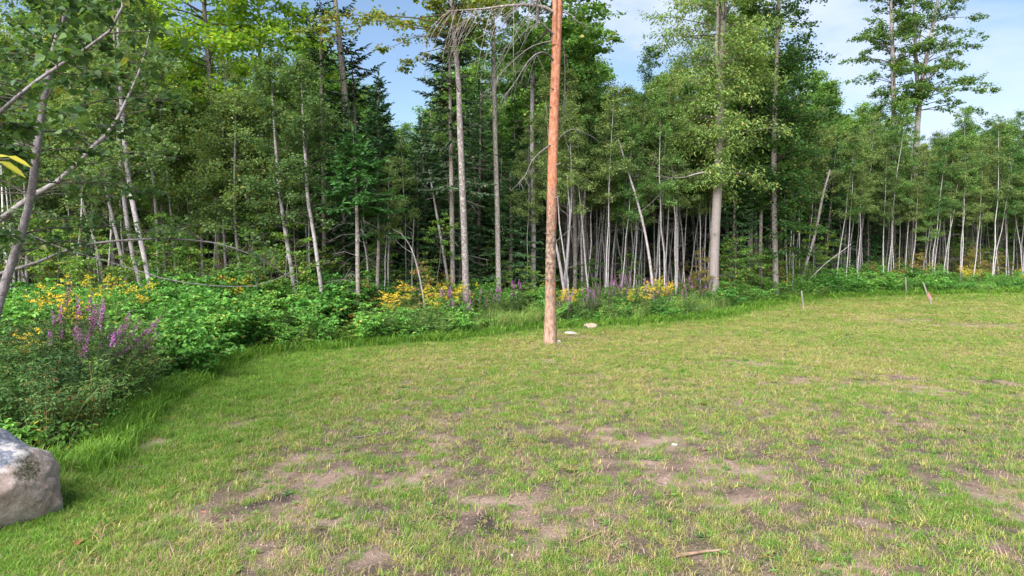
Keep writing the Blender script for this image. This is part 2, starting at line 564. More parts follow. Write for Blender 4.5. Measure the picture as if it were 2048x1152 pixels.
M['grass_green'] = leaf_mat('green_grass_blade', (0.073, 0.179, 0.020), (0.213, 0.375, 0.056), (0.34, 0.32, 0.14), 0.04, trans=0.32, vary=0.22)
M['grass_yellow'] = leaf_mat('yellow_green_grass_blade', (0.188, 0.217, 0.046), (0.450, 0.445, 0.142), (0.44, 0.34, 0.22), 0.12, trans=0.32, vary=0.22)
M['grass_dry'] = leaf_mat('dry_grass_blade', (0.284, 0.200, 0.137), (0.504, 0.389, 0.273), (0.42, 0.25, 0.20), 0.3, trans=0.2, vary=0.25)
M['dead_leaf'] = leaf_mat('dead_brown_leaf', (0.20, 0.08, 0.04), (0.34, 0.16, 0.08), trans=0.1, vary=0.2)
M['yellow_leaf'] = leaf_mat('yellowing_leaf', (0.26, 0.30, 0.03), (0.50, 0.46, 0.05), trans=0.45, vary=0.1)


def pine_bark():
    m, N, K = new_mat('red_pine_bark')
    tc = N.new('ShaderNodeTexCoord')
    vec = tc.outputs['Object']
    sep = N.new('ShaderNodeSeparateXYZ')
    K(vec, sep.inputs[0])
    f = noise_node(N, K, vec, 14, 7, 0.75, (1, 1, 0.45))
    fl = noise_node(N, K, vec, 13, 6, 0.75, (1, 1, 0.7))
    big = noise_node(N, K, vec, 2.6, 4, 0.6)
    zn = N.new('ShaderNodeMath')
    zn.operation = 'MULTIPLY_ADD'
    K(big, zn.inputs[0])
    zn.inputs[1].default_value = 3.6
    K(sep.outputs['Z'], zn.inputs[2])                # z + 2.6 * noise
    orange = ramp_node(N, K, f, [(0.32, (0.085, 0.035, 0.022)), (0.44, (0.28, 0.105, 0.055)), (0.56, (0.37, 0.165, 0.10)), (0.70, (0.46, 0.30, 0.22))])
    scaly = ramp_node(N, K, fl, [(0.36, (0.035, 0.025, 0.02)), (0.50, (0.15, 0.10, 0.075)), (0.60, (0.32, 0.23, 0.17)), (0.72, (0.42, 0.17, 0.08))])
    tan = ramp_node(N, K, f, [(0.34, (0.13, 0.075, 0.05)), (0.5, (0.30, 0.185, 0.135)), (0.68, (0.44, 0.32, 0.25))])
    col = mix_node(N, K, step_node(N, K, zn.outputs[0], 2.4, 4.4), tan, scaly)
    col = mix_node(N, K, step_node(N, K, zn.outputs[0], 4.5, 7.0), col, orange)
    peel = noise_node(N, K, vec, 5.5, 4, 0.6, (1, 1, 0.6))
    col = mix_node(N, K, step_node(N, K, peel, 0.63, 0.67, 0, 0.9), col, (0.50, 0.16, 0.06))
    flecks = noise_node(N, K, vec, 60, 3, 0.5)
    col = mix_node(N, K, step_node(N, K, flecks, 0.64, 0.70, 0, 0.6), col, (0.50, 0.36, 0.29))
    return finish(m, N, K, col, 0.85, fl, 0.9, 0.03)


M['bark_pine'] = pine_bark()


def soil_mat(name, lawn):
    m, N, K = new_mat(name)
    tc = N.new('ShaderNodeTexCoord')
    vec = tc.outputs['Object']
    f1 = noise_node(N, K, vec, 1.3, 6, 0.6)
    f2 = noise_node(N, K, vec, 30, 5, 0.7)
    f3 = noise_node(N, K, vec, 150, 3, 0.6)
    if lawn:
        at = N.new('ShaderNodeAttribute')
        at.attribute_name = 'bare'
        soil = ramp_node(N, K, f1, [(0.34, (0.045, 0.035, 0.028)), (0.44, (0.15, 0.104, 0.08)), (0.60, (0.30, 0.212, 0.165))])
        soil = mix_node(N, K, 0.55, soil, ramp_node(N, K, f2, [(0.3, (0.30, 0.30, 0.30)), (0.55, (1, 1, 1)), (0.75, (1.3, 1.25, 1.2))]), 'MULTIPLY')
        grit = step_node(N, K, f3, 0.66, 0.72, 0, 0.5)
        soil = mix_node(N, K, grit, soil, (0.5, 0.45, 0.4))
        worn = N.new('ShaderNodeAttribute')
        worn.attribute_name = 'worn'
        thatch = ramp_node(N, K, f2, [(0.3, (0.05, 0.045, 0.02)), (0.5, (0.15, 0.13, 0.065)), (0.7, (0.28, 0.235, 0.14))])
        dark = ramp_node(N, K, f2, [(0.3, (0.028, 0.022, 0.017)), (0.5, (0.085, 0.064, 0.048)), (0.7, (0.19, 0.14, 0.105))])
        thatch = mix_node(N, K, worn.outputs['Fac'], thatch, dark)
        col = mix_node(N, K, step_node(N, K, at.outputs['Fac'], 0.25, 0.7), thatch, soil)
    else:
        col = ramp_node(N, K, f2, [(0.3, (0.018, 0.014, 0.009)), (0.5, (0.06, 0.042, 0.025)), (0.65, (0.12, 0.085, 0.05)), (0.8, (0.18, 0.12, 0.07))])
        col = mix_node(N, K, step_node(N, K, f1, 0.45, 0.65, 0, 0.6), col, (0.04, 0.065, 0.015))
    return finish(m, N, K, col, 0.95, f2, 0.7, 0.03)


M['soil'] = soil_mat('lawn_soil', True)
M['litter'] = soil_mat('forest_litter', False)


# ------------------------------------------------------------------ objects, labels
def empty(name, loc, rot=(0, 0, 0), scale=1.0):
    o = bpy.data.objects.new(name, None)
    o.empty_display_size = 0.2
    COL.objects.link(o)
    o.location = loc
    o.rotation_euler = rot
    o.scale = (scale,) * 3
    return o


def tag(o, label=None, cat=None, group=None, kind=None):
    if label:
        o['label'] = label
    if cat:
        o['category'] = cat
    if group:
        o['group'] = group
    if kind:
        o['kind'] = kind
    return o


class Proto:
    """mesh data of one variant of a plant: parts [(part name, mesh, kind)]"""

    def __init__(self, parts):
        self.parts = parts


AUTO = []                                            # things that get their label from their neighbours at the end


def place(proto, name, x, y, cat, what, group, rot=None, scale=1.0, tilt=(0, 0), z=0.0, rng=random):
    o = empty(name, (x, y, float(gz(x, y)) + z), (tilt[0], tilt[1], rng.uniform(0, 6.283) if rot is None else rot), scale)
    tag(o, None, cat, group)
    for pn, me in proto.parts:
        c = bpy.data.objects.new(pn, me)
        COL.objects.link(c)
        c.parent = o
    AUTO.append((o, what))
    return o


# ------------------------------------------------------------------ ground and lawn
def grid_lines(lo, hi, a, b, fine, coarse):
    left = np.arange(lo, a, coarse)
    return np.concatenate([left, np.arange(a, b, fine), np.arange(b, hi + coarse * 0.5, coarse)])


def sheet(name, xs, ys, zf, keep, mat, attr=None):
    X, Y = np.meshgrid(xs, ys)
    Z = zf(X, Y)
    nx, ny = len(xs), len(ys)
    i = (np.arange(ny - 1)[:, None] * nx + np.arange(nx - 1)[None])
    f = np.stack([i, i + 1, i + 1 + nx, i + nx], -1)
    if keep is not None:
        cx, cy = (X[:-1, :-1] + X[1:, 1:]) / 2, (Y[:-1, :-1] + Y[1:, 1:]) / 2
        f = f[keep(cx, cy)]
    f = f.reshape(-1, 4)
    v = np.stack([X, Y, Z], -1).reshape(-1, 3)
    used = np.unique(f)
    remap = np.full(len(v), -1)
    remap[used] = np.arange(len(used))
    mb = MB()
    mb.add(v[used], remap[f])
    o = mb.build(name, [mat], None, True)
    if attr is not None:
        a = o.data.attributes.new('bare', 'FLOAT', 'POINT')
        a.data.foreach_set('value', attr(v[used, 0], v[used, 1]).astype(np.float32))
        a = o.data.attributes.new('worn', 'FLOAT', 'POINT')
        a.data.foreach_set('value', worn_ground(v[used, 0], v[used, 1]).astype(np.float32))
    return tag(o, kind='structure')


def ground_z(x, y):
    d = edge_dist(x, y)
    return gz(x, y) - 0.10 * np.clip((0.9 - d) / 0.5, 0, 1)


sheet('ground', grid_lines(-400, 400, -30, 60, 0.9, 18), grid_lines(-60, 700, 0, 70, 0.9, 18), ground_z, None, M['litter'])
sheet('lawn', grid_lines(-12, 75, -9, 38, 0.22, 1.0), grid_lines(-14, 46, 5, 46, 0.22, 1.0), gz, lambda x, y: edge_dist(x, y) < 0.8, M['soil'], bare)


# ------------------------------------------------------------------ plant generators
def rnd_dirs(rng, n, zlo=-1.0, zhi=1.0):
    a = rng.uniform(0, 2 * math.pi, n)
    z = rng.uniform(zlo, zhi, n)
    r = np.sqrt(np.maximum(0, 1 - z * z))
    return np.stack([r * np.cos(a), r * np.sin(a), z], -1)


def along(path, t):
    """points on a polyline at parameters t in 0..1"""
    x = np.clip(np.asarray(t), 0, 1) * (len(path) - 1)
    i = np.minimum(x.astype(int), len(path) - 2)
    f = (x - i)[..., None]
    return path[i] * (1 - f) + path[i + 1] * f


def decid(rng, path, rad, c0=0.35, nb=40, R_=2.0, prof=None, up=0.5, droop=0.15, tw=10, lv=9, ls=0.07, lw=0.75, twl=0.5,
          mbT=None, mbC=None, leaf_down=0.4, bare_br=0, kind='kite', sides=8, sub=0.45, flat=0.0, side_bias=None, open_front=0.0):
    """trunk into mbT (material 1), branches (1) and leaves (0) into mbC"""
    H = path[-1][2]
    tube(mbT, path, rad, sides, 1, 0.5, True, 0.03, rng)
    prof = prof or (lambda u: (math.sin(math.pi * (0.12 + 0.88 * u) ** 0.75) ** 0.7))
    az = rng.uniform(0, 6.28)
    S0, S1, Sr = [], [], []
    LP, LD = [], []
    for i in range(nb + bare_br):
        dead = i >= nb
        u = rng.uniform(0.0, 1.0) if not dead else rng.uniform(-0.6, 0.1)
        t = np.clip(c0 + (0.985 - c0) * u, 0.08, 0.99)
        p = along(path, t)
        az += 2.4 + rng.normal(0, 0.3)
        ln = R_ * prof(min(max(u, 0.02), 0.97)) * rng.uniform(0.35, 1.15) if not dead else R_ * rng.uniform(0.2, 0.5)
        if side_bias is not None:
            ln *= 1 + side_bias[1] * math.cos(az - side_bias[0])
        if open_front and math.sin(az) < -0.25:
            ln *= 1 - open_front * (1 - max(u, 0))
        el = up * (0.5 + 0.8 * max(u, 0)) + rng.normal(0, 0.12)
        dh = np.array((math.cos(az) * math.cos(el), math.sin(az) * math.cos(el), math.sin(el)))
        mid = p + dh * ln * 0.5 + np.array((0, 0, 0.06 * ln))
        end = p + dh * ln + np.array((0, 0, -droop * ln))
        br = bezier(p, mid, end, 5) + np.vstack([np.zeros(3), rng.normal(0, 0.02 * ln, (4, 3))])
        r0 = max(0.006, 0.14 * np.interp(t, np.linspace(0, 1, len(rad)), rad) + 0.004 * ln)
        tube(mbC, br, np.linspace(r0, 0.003, 5), 4, 1, 0.5, False)
        n = max(3, int(tw * (0.35 + 0.65 * ln / R_)))
        s = rng.uniform(0.25, 1.0, n) ** 0.8
        q = along(br, s)
        d = unit(dh[None] * 0.7 + rnd_dirs(rng, n, -0.5, 0.6) * np.array((1, 1, 1 - flat)))
        tl = twl * rng.uniform(0.5, 1.2, n) * (1.15 - sub * s)
        e = q + d * tl[:, None] + np.array((0, 0, -0.12)) * tl[:, None] * (1 if not dead else 0)
        S0.append(q); S1.append(e); Sr.append(np.full(n, 0.0045))
        if dead:
            continue
        k = lv
        ss = rng.uniform(0.15, 1.05, (n, k))
        pp = q[:, None] + (e - q)[:, None] * ss[..., None] + rng.normal(0, twl * 0.13, (n, k, 3)) * np.array((1, 1, 1 - 0.6 * flat))
        dd = d[:, None] * 0.5 + rnd_dirs(rng, n * k, -0.6, 0.3).reshape(n, k, 3)
        dd[..., 2] -= leaf_down
        LP.append(pp.reshape(-1, 3)); LD.append(dd.reshape(-1, 3))
    sticks(mbC, np.vstack(S0), np.vstack(S1), np.concatenate(Sr), 0.0015, 1)
    LP, LD = np.vstack(LP), np.vstack(LD)
    n = len(LP)
    nr = rnd_dirs(rng, n, 0.0, 1.0) + np.array((0, 0, 0.5))
    sz = ls * rng.uniform(0.7, 1.25, n)
    leaves(mbC, LP, LD, nr, sz, sz * lw, 0, rng.random(n), kind)


def conifer(rng, path, rad, z0, R_, mbT, mbC, gap=0.30, per=5, dens=1.0, power=0.85, dead_to=None, droop=0.25, thin=0.0, tw_len=0.34, upsweep=0.5, sides=8, blades=2, top_min=0.05):
    H = path[-1][2]
    tube(mbT, path, rad, sides, 1, 0.5, True, 0.04, rng)
    zs = path[:, 2]
    T0, TD, TL = [], [], []
    z = z0
    az = rng.uniform(0, 6.28)
    while z < H - 0.1:
        u = (z - z0) / (H - z0)
        L0 = R_ * (1 - u) ** power + top_min
        for k in range(per):
            az += 2 * math.pi / per + rng.normal(0, 0.25)
            if rng.random() < thin:
                continue
            ln = L0 * rng.uniform(0.6, 1.12)
            zz = z + rng.uniform(-0.5, 0.5) * gap
            p = np.array([np.interp(zz, zs, path[:, 0]), np.interp(zz, zs, path[:, 1]), zz])
            el = -droop * (1 - u) + upsweep * u ** 1.5 + rng.normal(0, 0.08)
            dh = np.array((math.cos(az) * math.cos(el), math.sin(az) * math.cos(el), math.sin(el)))
            end = p + dh * ln + np.array((0, 0, 0.10 * ln))
            br = bezier(p, p + dh * ln * 0.55 - np.array((0, 0, 0.05 * ln)), end, 4)
            tube(mbC, br, np.linspace(0.006 + 0.008 * ln, 0.003, 4), 3, 1, 0.5, False)
            n = max(4, int(ln / 0.075 * dens))
            s = np.linspace(0.16, 1.0, n) + rng.normal(0, 0.02, n)
            q = along(br, s)
            side = np.where(np.arange(n) % 2, 1.0, -1.0)
            lat = np.array((-math.sin(az), math.cos(az), 0.0))
            for rep in range(2):
                sg = side if rep == 0 else -side
                d = unit(dh[None] * rng.uniform(0.5, 0.9, n)[:, None] + lat[None] * (sg * rng.uniform(0.5, 1.0, n))[:, None] + np.array((0, 0, -0.12)) + rng.normal(0, 0.12, (n, 3)))
                tl = tw_len * (0.35 + 0.9 * (1 - s)) * min(1.0, 0.35 + ln / 1.3) * rng.uniform(0.6, 1.2, n)
                T0.append(q); TD.append(d); TL.append(tl)
            T0.append(br[-1:] - dh * 0.02); TD.append(dh[None]); TL.append(np.array([0.22 * min(1, 0.4 + ln)]))
        z += gap * (1.1 - 0.45 * u) * rng.uniform(0.85, 1.15)
    T0.append(path[-1:] - np.array((0, 0, 0.1))); TD.append(np.array([[0, 0, 1.0]])); TL.append(np.array([0.35]))
    T0, TD, TL = np.vstack(T0), np.vstack(TD), np.concatenate(TL)
    n = len(T0)
    for b in range(blades):
        off = rng.normal(0, 0.22, (n, 3)) if b else np.zeros((n, 3))
        nr = np.array((0, 0, 1.0)) + rng.normal(0, 0.5, (n, 3))
        leaves(mbC, T0 + TD * (TL * 0.2 * b)[:, None], TD + off, nr, TL * rng.uniform(0.75, 1.1, n), 0.040 + 0.15 * TL, 0, rng.random(n))
    if dead_to is not None:                          # dead grey lower limbs
        z, S0, S1, A0, A1 = dead_to, [], [], [], []
        while z < z0 + 0.6:
            for k in range(rng.integers(1, 4)):
                a = rng.uniform(0, 6.28)
                ln = rng.uniform(0.35, 1.0) * R_ * 0.9
                p = np.array([np.interp(z, zs, path[:, 0]), np.interp(z, zs, path[:, 1]), z])
                dh = np.array((math.cos(a), math.sin(a), rng.uniform(-0.5, 0.15)))
                m_ = p + dh * ln * 0.5 + np.array((0, 0, 0.08))
                e_ = p + dh * ln + np.array((0, 0, -0.05))
                A0 += [p, m_]; A1 += [m_, e_]
                for w in range(4):
                    s0 = p + (e_ - p) * rng.uniform(0.3, 0.95)
                    S0.append(s0); S1.append(s0 + rng.normal(0, 0.16, 3) + dh * 0.15)
            z += rng.uniform(0.18, 0.5)
        if A0:
            sticks(mbC, A0, A1, 0.010, 0.006, 2)
            sticks(mbC, S0, S1, 0.005, 0.002, 2)


def wobble_path(rng, H, amp=0.02, lean=(0, 0), n=9):
    t = np.linspace(0, 1, n)
    x = lean[0] * H * t ** 1.2 + np.cumsum(rng.normal(0, amp * H / n, n)) * (t > 0)
    y = lean[1] * H * t ** 1.2 + np.cumsum(rng.normal(0, amp * H / n, n)) * (t > 0)
    p = np.stack([x, y, t * H], -1)
    p[0] = (0, 0, -0.15)
    return p


def taper(r, n=9, top=0.12, flare=0.35, p=0.9):
    t = np.linspace(0, 1, n)
    return r * ((1 - t) ** p * (1 - top) + top) * (1 + flare * np.exp(-t * 18))


def tree_proto(kind, seed, joined=False):
    rng = np.random.default_rng(seed)
    T, C = MB(), MB()
    if joined:
        T = C
    if kind == 'sapling':
        H = rng.uniform(10, 11.5)
        leafm, barkm = ('leaf_sapling', 'leaf_sapling_fresh')[seed % 2], 'bark_sapling'
        decid(rng, wobble_path(rng, H, 0.05, (rng.normal(0, .03), rng.normal(0, .03))), taper(rng.uniform(0.03, 0.055), 9, 0.1, 0.2), c0=0.46, nb=42, R_=1.35, up=0.7, droop=0.12, tw=11, lv=21, ls=0.078, lw=0.9,
              twl=0.5, mbT=T, mbC=C, bare_br=8, sides=6)
    elif kind == 'aspen':
        H = rng.uniform(12.5, 14)
        leafm, barkm = 'leaf_aspen', 'bark_aspen'
        decid(rng, wobble_path(rng, H, 0.05, (rng.normal(0, .03), rng.normal(0, .03))), taper(0.09, 9, 0.1, 0.25), c0=0.20, nb=70, R_=1.9, up=0.65, droop=0.15, tw=13, lv=20, ls=0.080, lw=0.9,
              twl=0.5, mbT=T, mbC=C, bare_br=10, sides=7)
    elif kind == 'maple':
        H = rng.uniform(15, 17)
        leafm, barkm = 'leaf_maple', 'bark_maple'
        decid(rng, wobble_path(rng, H, 0.03), taper(0.15, 9, 0.1, 0.3), c0=0.28, nb=74, R_=3.0, up=0.5, droop=0.15, tw=20, lv=14, ls=0.14, lw=0.85, twl=0.85, mbT=T, mbC=C, bare_br=4, flat=0.2)
    elif kind == 'spruce':
        H = rng.uniform(9, 10.5)
        leafm, barkm = 'needle', 'bark_spruce'
        conifer(rng, wobble_path(rng, H, 0.01), taper(0.11, 9, 0.06, 0.25), 1.6, 1.9, T, C, dead_to=0.5)
    elif kind == 'tall_spruce':
        H = rng.uniform(15, 17)
        leafm, barkm = 'needle_dark', 'bark_spruce'
        conifer(rng, wobble_path(rng, H, 0.015), taper(0.14, 9, 0.06, 0.25), H * 0.42, 1.6, T, C, gap=0.36, per=5, thin=0.2, power=0.6, dead_to=0.8, droop=0.35)
    else:                                            # understory hardwood, 3 to 5 m
        H = rng.uniform(3.2, 4.6)
        leafm, barkm = 'leaf_under', 'twig'
        decid(rng, wobble_path(rng, H, 0.05), taper(0.03, 9, 0.15, 0.1), c0=0.10, nb=30, R_=1.35, up=0.35, droop=0.1, tw=8, lv=9, ls=0.11, lw=0.65, twl=0.4, mbT=T, mbC=C, flat=0.6, sides=5)
    mats = [M[leafm], M[barkm], M['dead_wood']]
    if joined:
        return C.build(kind + '_far', mats, None, False, False)
    return Proto([('trunk', T.mesh('trunk', mats, True)), ('crown', C.mesh('crown', [M[leafm], M['twig'], M['dead_wood']]))])


def cane_bush(seed, H=1.15, W=0.8, nst=11, mat='leaf_rasp', ls=0.085, lw=0.6, lf=26, narrow=False):
    """arching canes with leaves of three to five leaflets"""
    rng = np.random.default_rng(seed)
    C = MB()
    LP, LD, LN = [], [], []
    for i in range(nst):
        a = rng.uniform(0, 6.28)
        r = W * rng.uniform(0.2, 1.0)
        h = H * rng.uniform(0.6, 1.1) * (1.1 - 0.4 * r / W)
        b = np.array((rng.normal(0, 0.16), rng.normal(0, 0.16), -0.06))
        e = b + np.array((math.cos(a) * r, math.sin(a) * r, h))
        mid = b + np.array((math.cos(a) * r * 0.25, math.sin(a) * r * 0.25, h * 0.95))
        br = bezier(b, mid, e, 6)
        tube(C, br, np.linspace(0.007, 0.003, 6), 3, 1, 0.5, False)
        for s in np.sort(rng.uniform(0.12, 1.0, lf)):
            p = along(br, s)
            d = unit(rnd_dirs(rng, 1, -0.1, 0.5)[0] + np.array((math.cos(a), math.sin(a), 0)) * 0.3)
            pet = p + d * rng.uniform(0.05, 0.16)
            lat = unit(np.cross(d, (0, 0, 1.0)))
            sets = [d, d * 0.3 + lat, d * 0.3 - lat] + ([d * -0.1 + lat * 0.9, d * -0.1 - lat * 0.9] if rng.random() < 0.3 else [])
            for q, dd in enumerate(sets):
                LP.append(pet - (d * 0.05 if q > 2 else 0)); LD.append(dd + np.array((0, 0, -0.35)) + rng.normal(0, 0.15, 3)); LN.append(np.array((0, 0, 1.0)) + rng.normal(0, 0.35, 3))
    n = len(LP)
    sz = ls * rng.uniform(0.65, 1.2, n)
    leaves(C, LP, LD, LN, sz, sz * lw, 0, rng.random(n), 'oval', 0.15, 0.12)
    return Proto([('foliage', C.mesh('foliage', [M[mat], M['stem']]))])


def stem_plant(seed, kind, H=1.2, nst=9, spread=0.35):
    """goldenrod or purple loosestrife: upright leafy stems that end in bloom"""
    rng = np.random.default_rng(seed)
    C, B = MB(), MB()
    LP, LD, LL, BP, BD, BS = [], [], [], [], [], []
    for i in range(nst):
        a = rng.uniform(0, 6.28)
        h = H * rng.uniform(0.72, 1.08)
        r = spread * rng.uniform(0.2, 1.0)
        b = np.array((math.cos(a) * r * 0.35, math.sin(a) * r * 0.35, -0.06))
        e = np.array((math.cos(a) * r, math.sin(a) * r, h))
        br = bezier(b, (b * 0.6 + e * 0.4) + np.array((0, 0, h * 0.12)), e, 6)
        tube(C, br, np.linspace(0.006, 0.002, 6), 3, 1, 0.4, False)
        nl = int(58 * h) if kind == 'gold' else int(80 * h)
        top = 0.84 if kind == 'gold' else 0.8
        s = rng.uniform(0.05, top, nl)
        q = along(br, s)
        d = rnd_dirs(rng, nl, 0.0, 0.6)
        LP.append(q); LD.append(d); LL.append((0.10 if kind == 'gold' else 0.07) * rng.uniform(0.6, 1.2, nl) * (1.15 - 0.5 * s))
        if kind == 'purple':                         # side shoots
            for k in range(6):
                p = along(br, rng.uniform(0.45, 0.85))
                dd = unit(rnd_dirs(rng, 1, 0.8, 1.6)[0] * 0.5 + unit(e - b) * 0.6 + np.array((math.cos(a) * .4, math.sin(a) * .4, 0)))
                ln = rng.uniform(0.14, 0.32)
                sticks(C, [p], [p + dd * ln], 0.003, 0.0015, 1)
                m = 14
                LP.append(p + dd * (rng.random(m) * ln * 0.8)[:, None]); LD.append(rnd_dirs(rng, m, 0, .6)); LL.append(np.full(m, 0.045))
                if rng.random() < 0.3:
                    m = 20
                    tt = rng.uniform(0.45, 1.05, m)
                    BP.append(p + dd * (tt * ln)[:, None] + rng.normal(0, 0.006, (m, 3))); BD.append(rnd_dirs(rng, m, -0.2, 0.8)); BS.append(np.full(m, 0.017))
            if rng.random() < 0.45:
                continue
            m = 80
            tt = rng.uniform(0.0, 1.0, m)
            ax = unit(br[-1] - br[-2])
            ln = rng.uniform(0.18, 0.34)
            tip = br[-1] + ax * 0.06
            BP.append(tip - ax * (tt * ln)[:, None] + rng.normal(0, 0.010, (m, 3)) * (0.5 + tt)[:, None]); BD.append(rnd_dirs(rng, m, -0.2, 0.8)); BS.append(0.024 * (0.5 + 0.6 * tt))
        else:
            for k in range(5):                       # arching plumes
                az = rng.uniform(0, 6.28)
                p = along(br, rng.uniform(0.80, 1.0))
                ln = rng.uniform(0.09, 0.2)
                dd = np.array((math.cos(az), math.sin(az), rng.uniform(0.2, 0.7)))
                cur = bezier(p, p + dd * ln * 0.6 + np.array((0, 0, .02)), p + dd * ln + np.array((0, 0, -0.02)), 4)
                tube(C, cur, 0.0018, 3, 1, 0.5, False)
                m = 18
                pp = along(cur, rng.uniform(0.1, 1.0, m))
                BP.append(pp + np.array((0, 0, 0.008)) + rng.normal(0, 0.009, (m, 3))); BD.append(rnd_dirs(rng, m, 0.0, 1.0)); BS.append(np.full(m, 0.022))
    LP, LD, LL = np.vstack(LP), np.vstack(LD), np.concatenate(LL)
    n = len(LP)
    leaves(C, LP, LD, np.array((0, 0, 1.0)) + rng.normal(0, 0.4, (n, 3)), LL, LL * 0.24, 0, rng.random(n), 'kite', 0.1, 0.2)
    BP, BD, BS = np.vstack(BP), np.vstack(BD), np.concatenate(BS)
    n = len(BP)
    leaves(B, BP, BD, rnd_dirs(rng, n), BS, BS * 0.75, 0, rng.random(n))
    lm = 'leaf_weed' if kind == 'gold' else 'leaf_dark'
    return Proto([('foliage', C.mesh('foliage', [M[lm], M['stem']])), ('blossom', B.mesh('blossom', [M['gold' if kind == 'gold' else 'purple']]))])


def fern_proto(seed, nf=11, L0=0.75):
    rng = np.random.default_rng(seed)
    C = MB()
    for i in range(nf):
        a = i * 2 * math.pi / nf + rng.normal(0, 0.25)
        ln = L0 * rng.uniform(0.7, 1.1)
        d = np.array((math.cos(a), math.sin(a), 0))
        br = bezier(np.array((0, 0, -0.04.__float__())), d * ln * 0.4 + np.array((0, 0, ln * 0.75)), d * ln + np.array((0, 0, ln * rng.uniform(0.2, 0.5))), 8)
        tube(C, br, np.linspace(0.005, 0.0015, 8), 3, 1, 0.5, False)
        n = 22
        s = np.repeat(np.linspace(0.15, 0.98, n), 2)
        sg = np.tile((1.0, -1.0), n)
        q = along(br, s)
        lat = np.cross(d, (0, 0, 1.0))
        pl = 0.20 * ln / 0.75 * np.sin(np.pi * (0.12 + 0.86 * s)) ** 0.8
        leaves(C, q, lat[None] * sg[:, None] + d * 0.35 + np.array((0, 0, -0.2)), np.tile((0, 0, 1.0), (2 * n, 1)) + rng.normal(0, 0.15, (2 * n, 3)), pl, 0.045, 0, rng.random(2 * n))
    return Proto([('foliage', C.mesh('foliage', [M['fern'], M['stem']]))])


def blades(mb, rng, n, h, spread, lean, w, mat=0, seg=2):
    """curved grass blades, each seg quads that end in a point"""
    a = rng.uniform(0, 6.28, n)
    base = np.stack([rng.normal(0, spread, n), rng.normal(0, spread, n), np.full(n, -0.01)], -1)
    hh = h * rng.uniform(0.55, 1.15, n)
    ln = hh * lean * rng.uniform(0.3, 1.3, n)
    d = np.stack([np.cos(a), np.sin(a), np.zeros(n)], -1)
    s = np.stack([-np.sin(a), np.cos(a), np.zeros(n)], -1)
    ww = w * rng.uniform(0.7, 1.2, n)[:, None]
    mid = base + d * (ln * 0.35)[:, None] + np.array((0, 0, 1.0)) * (hh * 0.65)[:, None]
    tip = base + d * ln[:, None] + np.array((0, 0, 1.0)) * (hh * rng.uniform(0.75, 1.0, n))[:, None]
    v = np.stack([base + s * ww * .5, base - s * ww * .5, mid - s * ww * .42, mid + s * ww * .42, tip], 1).reshape(-1, 3)
    b = (np.arange(n) * 5)[:, None]
    t = rng.random(n)
    k = mb.n
    mb.add(v, np.array([[0, 1, 2, 3]]) + b, mat, t)
    mb.f.append(((np.array([[3, 2, 4]]) + b) + k, mat, t.astype(np.float32)))


def reed_proto(seed, n=150, h=0.95):
    rng = np.random.default_rng(seed)
    C = MB()
    blades(C, rng, n, h, 0.14, 0.75, 0.013)
    return Proto([('foliage', C.mesh('foliage', [M['reed']]))])


def in_view(p):
    x, y = to_px(p)
    return -60 < x < 2110 and y < 1300


# ------------------------------------------------------------------ scattered stuff (geometry nodes)
def scatter(name, protos, pts, pick, scl, rot):
    coll = bpy.data.collections.new(name + '_sources')
    for i, o in enumerate(protos):
        o.name = '%s_source_%02d' % (name, i)
        coll.objects.link(o)
    me = bpy.data.meshes.new(name)
    n = len(pts)
    me.vertices.add(n)
    me.vertices.foreach_set('co', np.asarray(pts, np.float32).ravel())
    a = me.attributes.new('pick', 'INT', 'POINT')
    a.data.foreach_set('value', np.asarray(pick, np.int32))
    a = me.attributes.new('scl', 'FLOAT_VECTOR', 'POINT')
    a.data.foreach_set('vector', np.asarray(scl, np.float32).ravel())
    a = me.attributes.new('rot', 'FLOAT_VECTOR', 'POINT')
    a.data.foreach_set('vector', np.asarray(rot, np.float32).ravel())
    o = bpy.data.objects.new(name, me)
    COL.objects.link(o)
    ng = bpy.data.node_groups.new(name + '_scatter', 'GeometryNodeTree')
    ng.interface.new_socket('Geometry', in_out='INPUT', socket_type='NodeSocketGeometry')
    ng.interface.new_socket('Geometry', in_out='OUTPUT', socket_type='NodeSocketGeometry')
    N, K = ng.nodes, ng.links.new
    gi, go = N.new('NodeGroupInput'), N.new('NodeGroupOutput')
    ci = N.new('GeometryNodeCollectionInfo')
    ci.inputs['Collection'].default_value = coll
    ci.inputs['Separate Children'].default_value = True
    ci.inputs['Reset Children'].default_value = True
    ip = N.new('GeometryNodeInstanceOnPoints')
    ip.inputs['Pick Instance'].default_value = True
    for an, dt, sock in (('pick', 'INT', 'Instance Index'), ('scl', 'FLOAT_VECTOR', 'Scale'), ('rot', 'FLOAT_VECTOR', 'Rotation')):
        na = N.new('GeometryNodeInputNamedAttribute')
        na.data_type = dt
        na.inputs['Name'].default_value = an
        src = na.outputs['Attribute']
        if sock == 'Rotation':
            eu = N.new('FunctionNodeEulerToRotation')
            K(src, eu.inputs[0])
            src = eu.outputs[0]
        K(src, ip.inputs[sock])
    K(gi.outputs[0], ip.inputs['Points'])
    K(ci.outputs[0], ip.inputs['Instance'])
    K(ip.outputs[0], go.inputs[0])
    md = o.modifiers.new('scatter', 'NODES')
    md.node_group = ng
    return tag(o, kind='stuff')


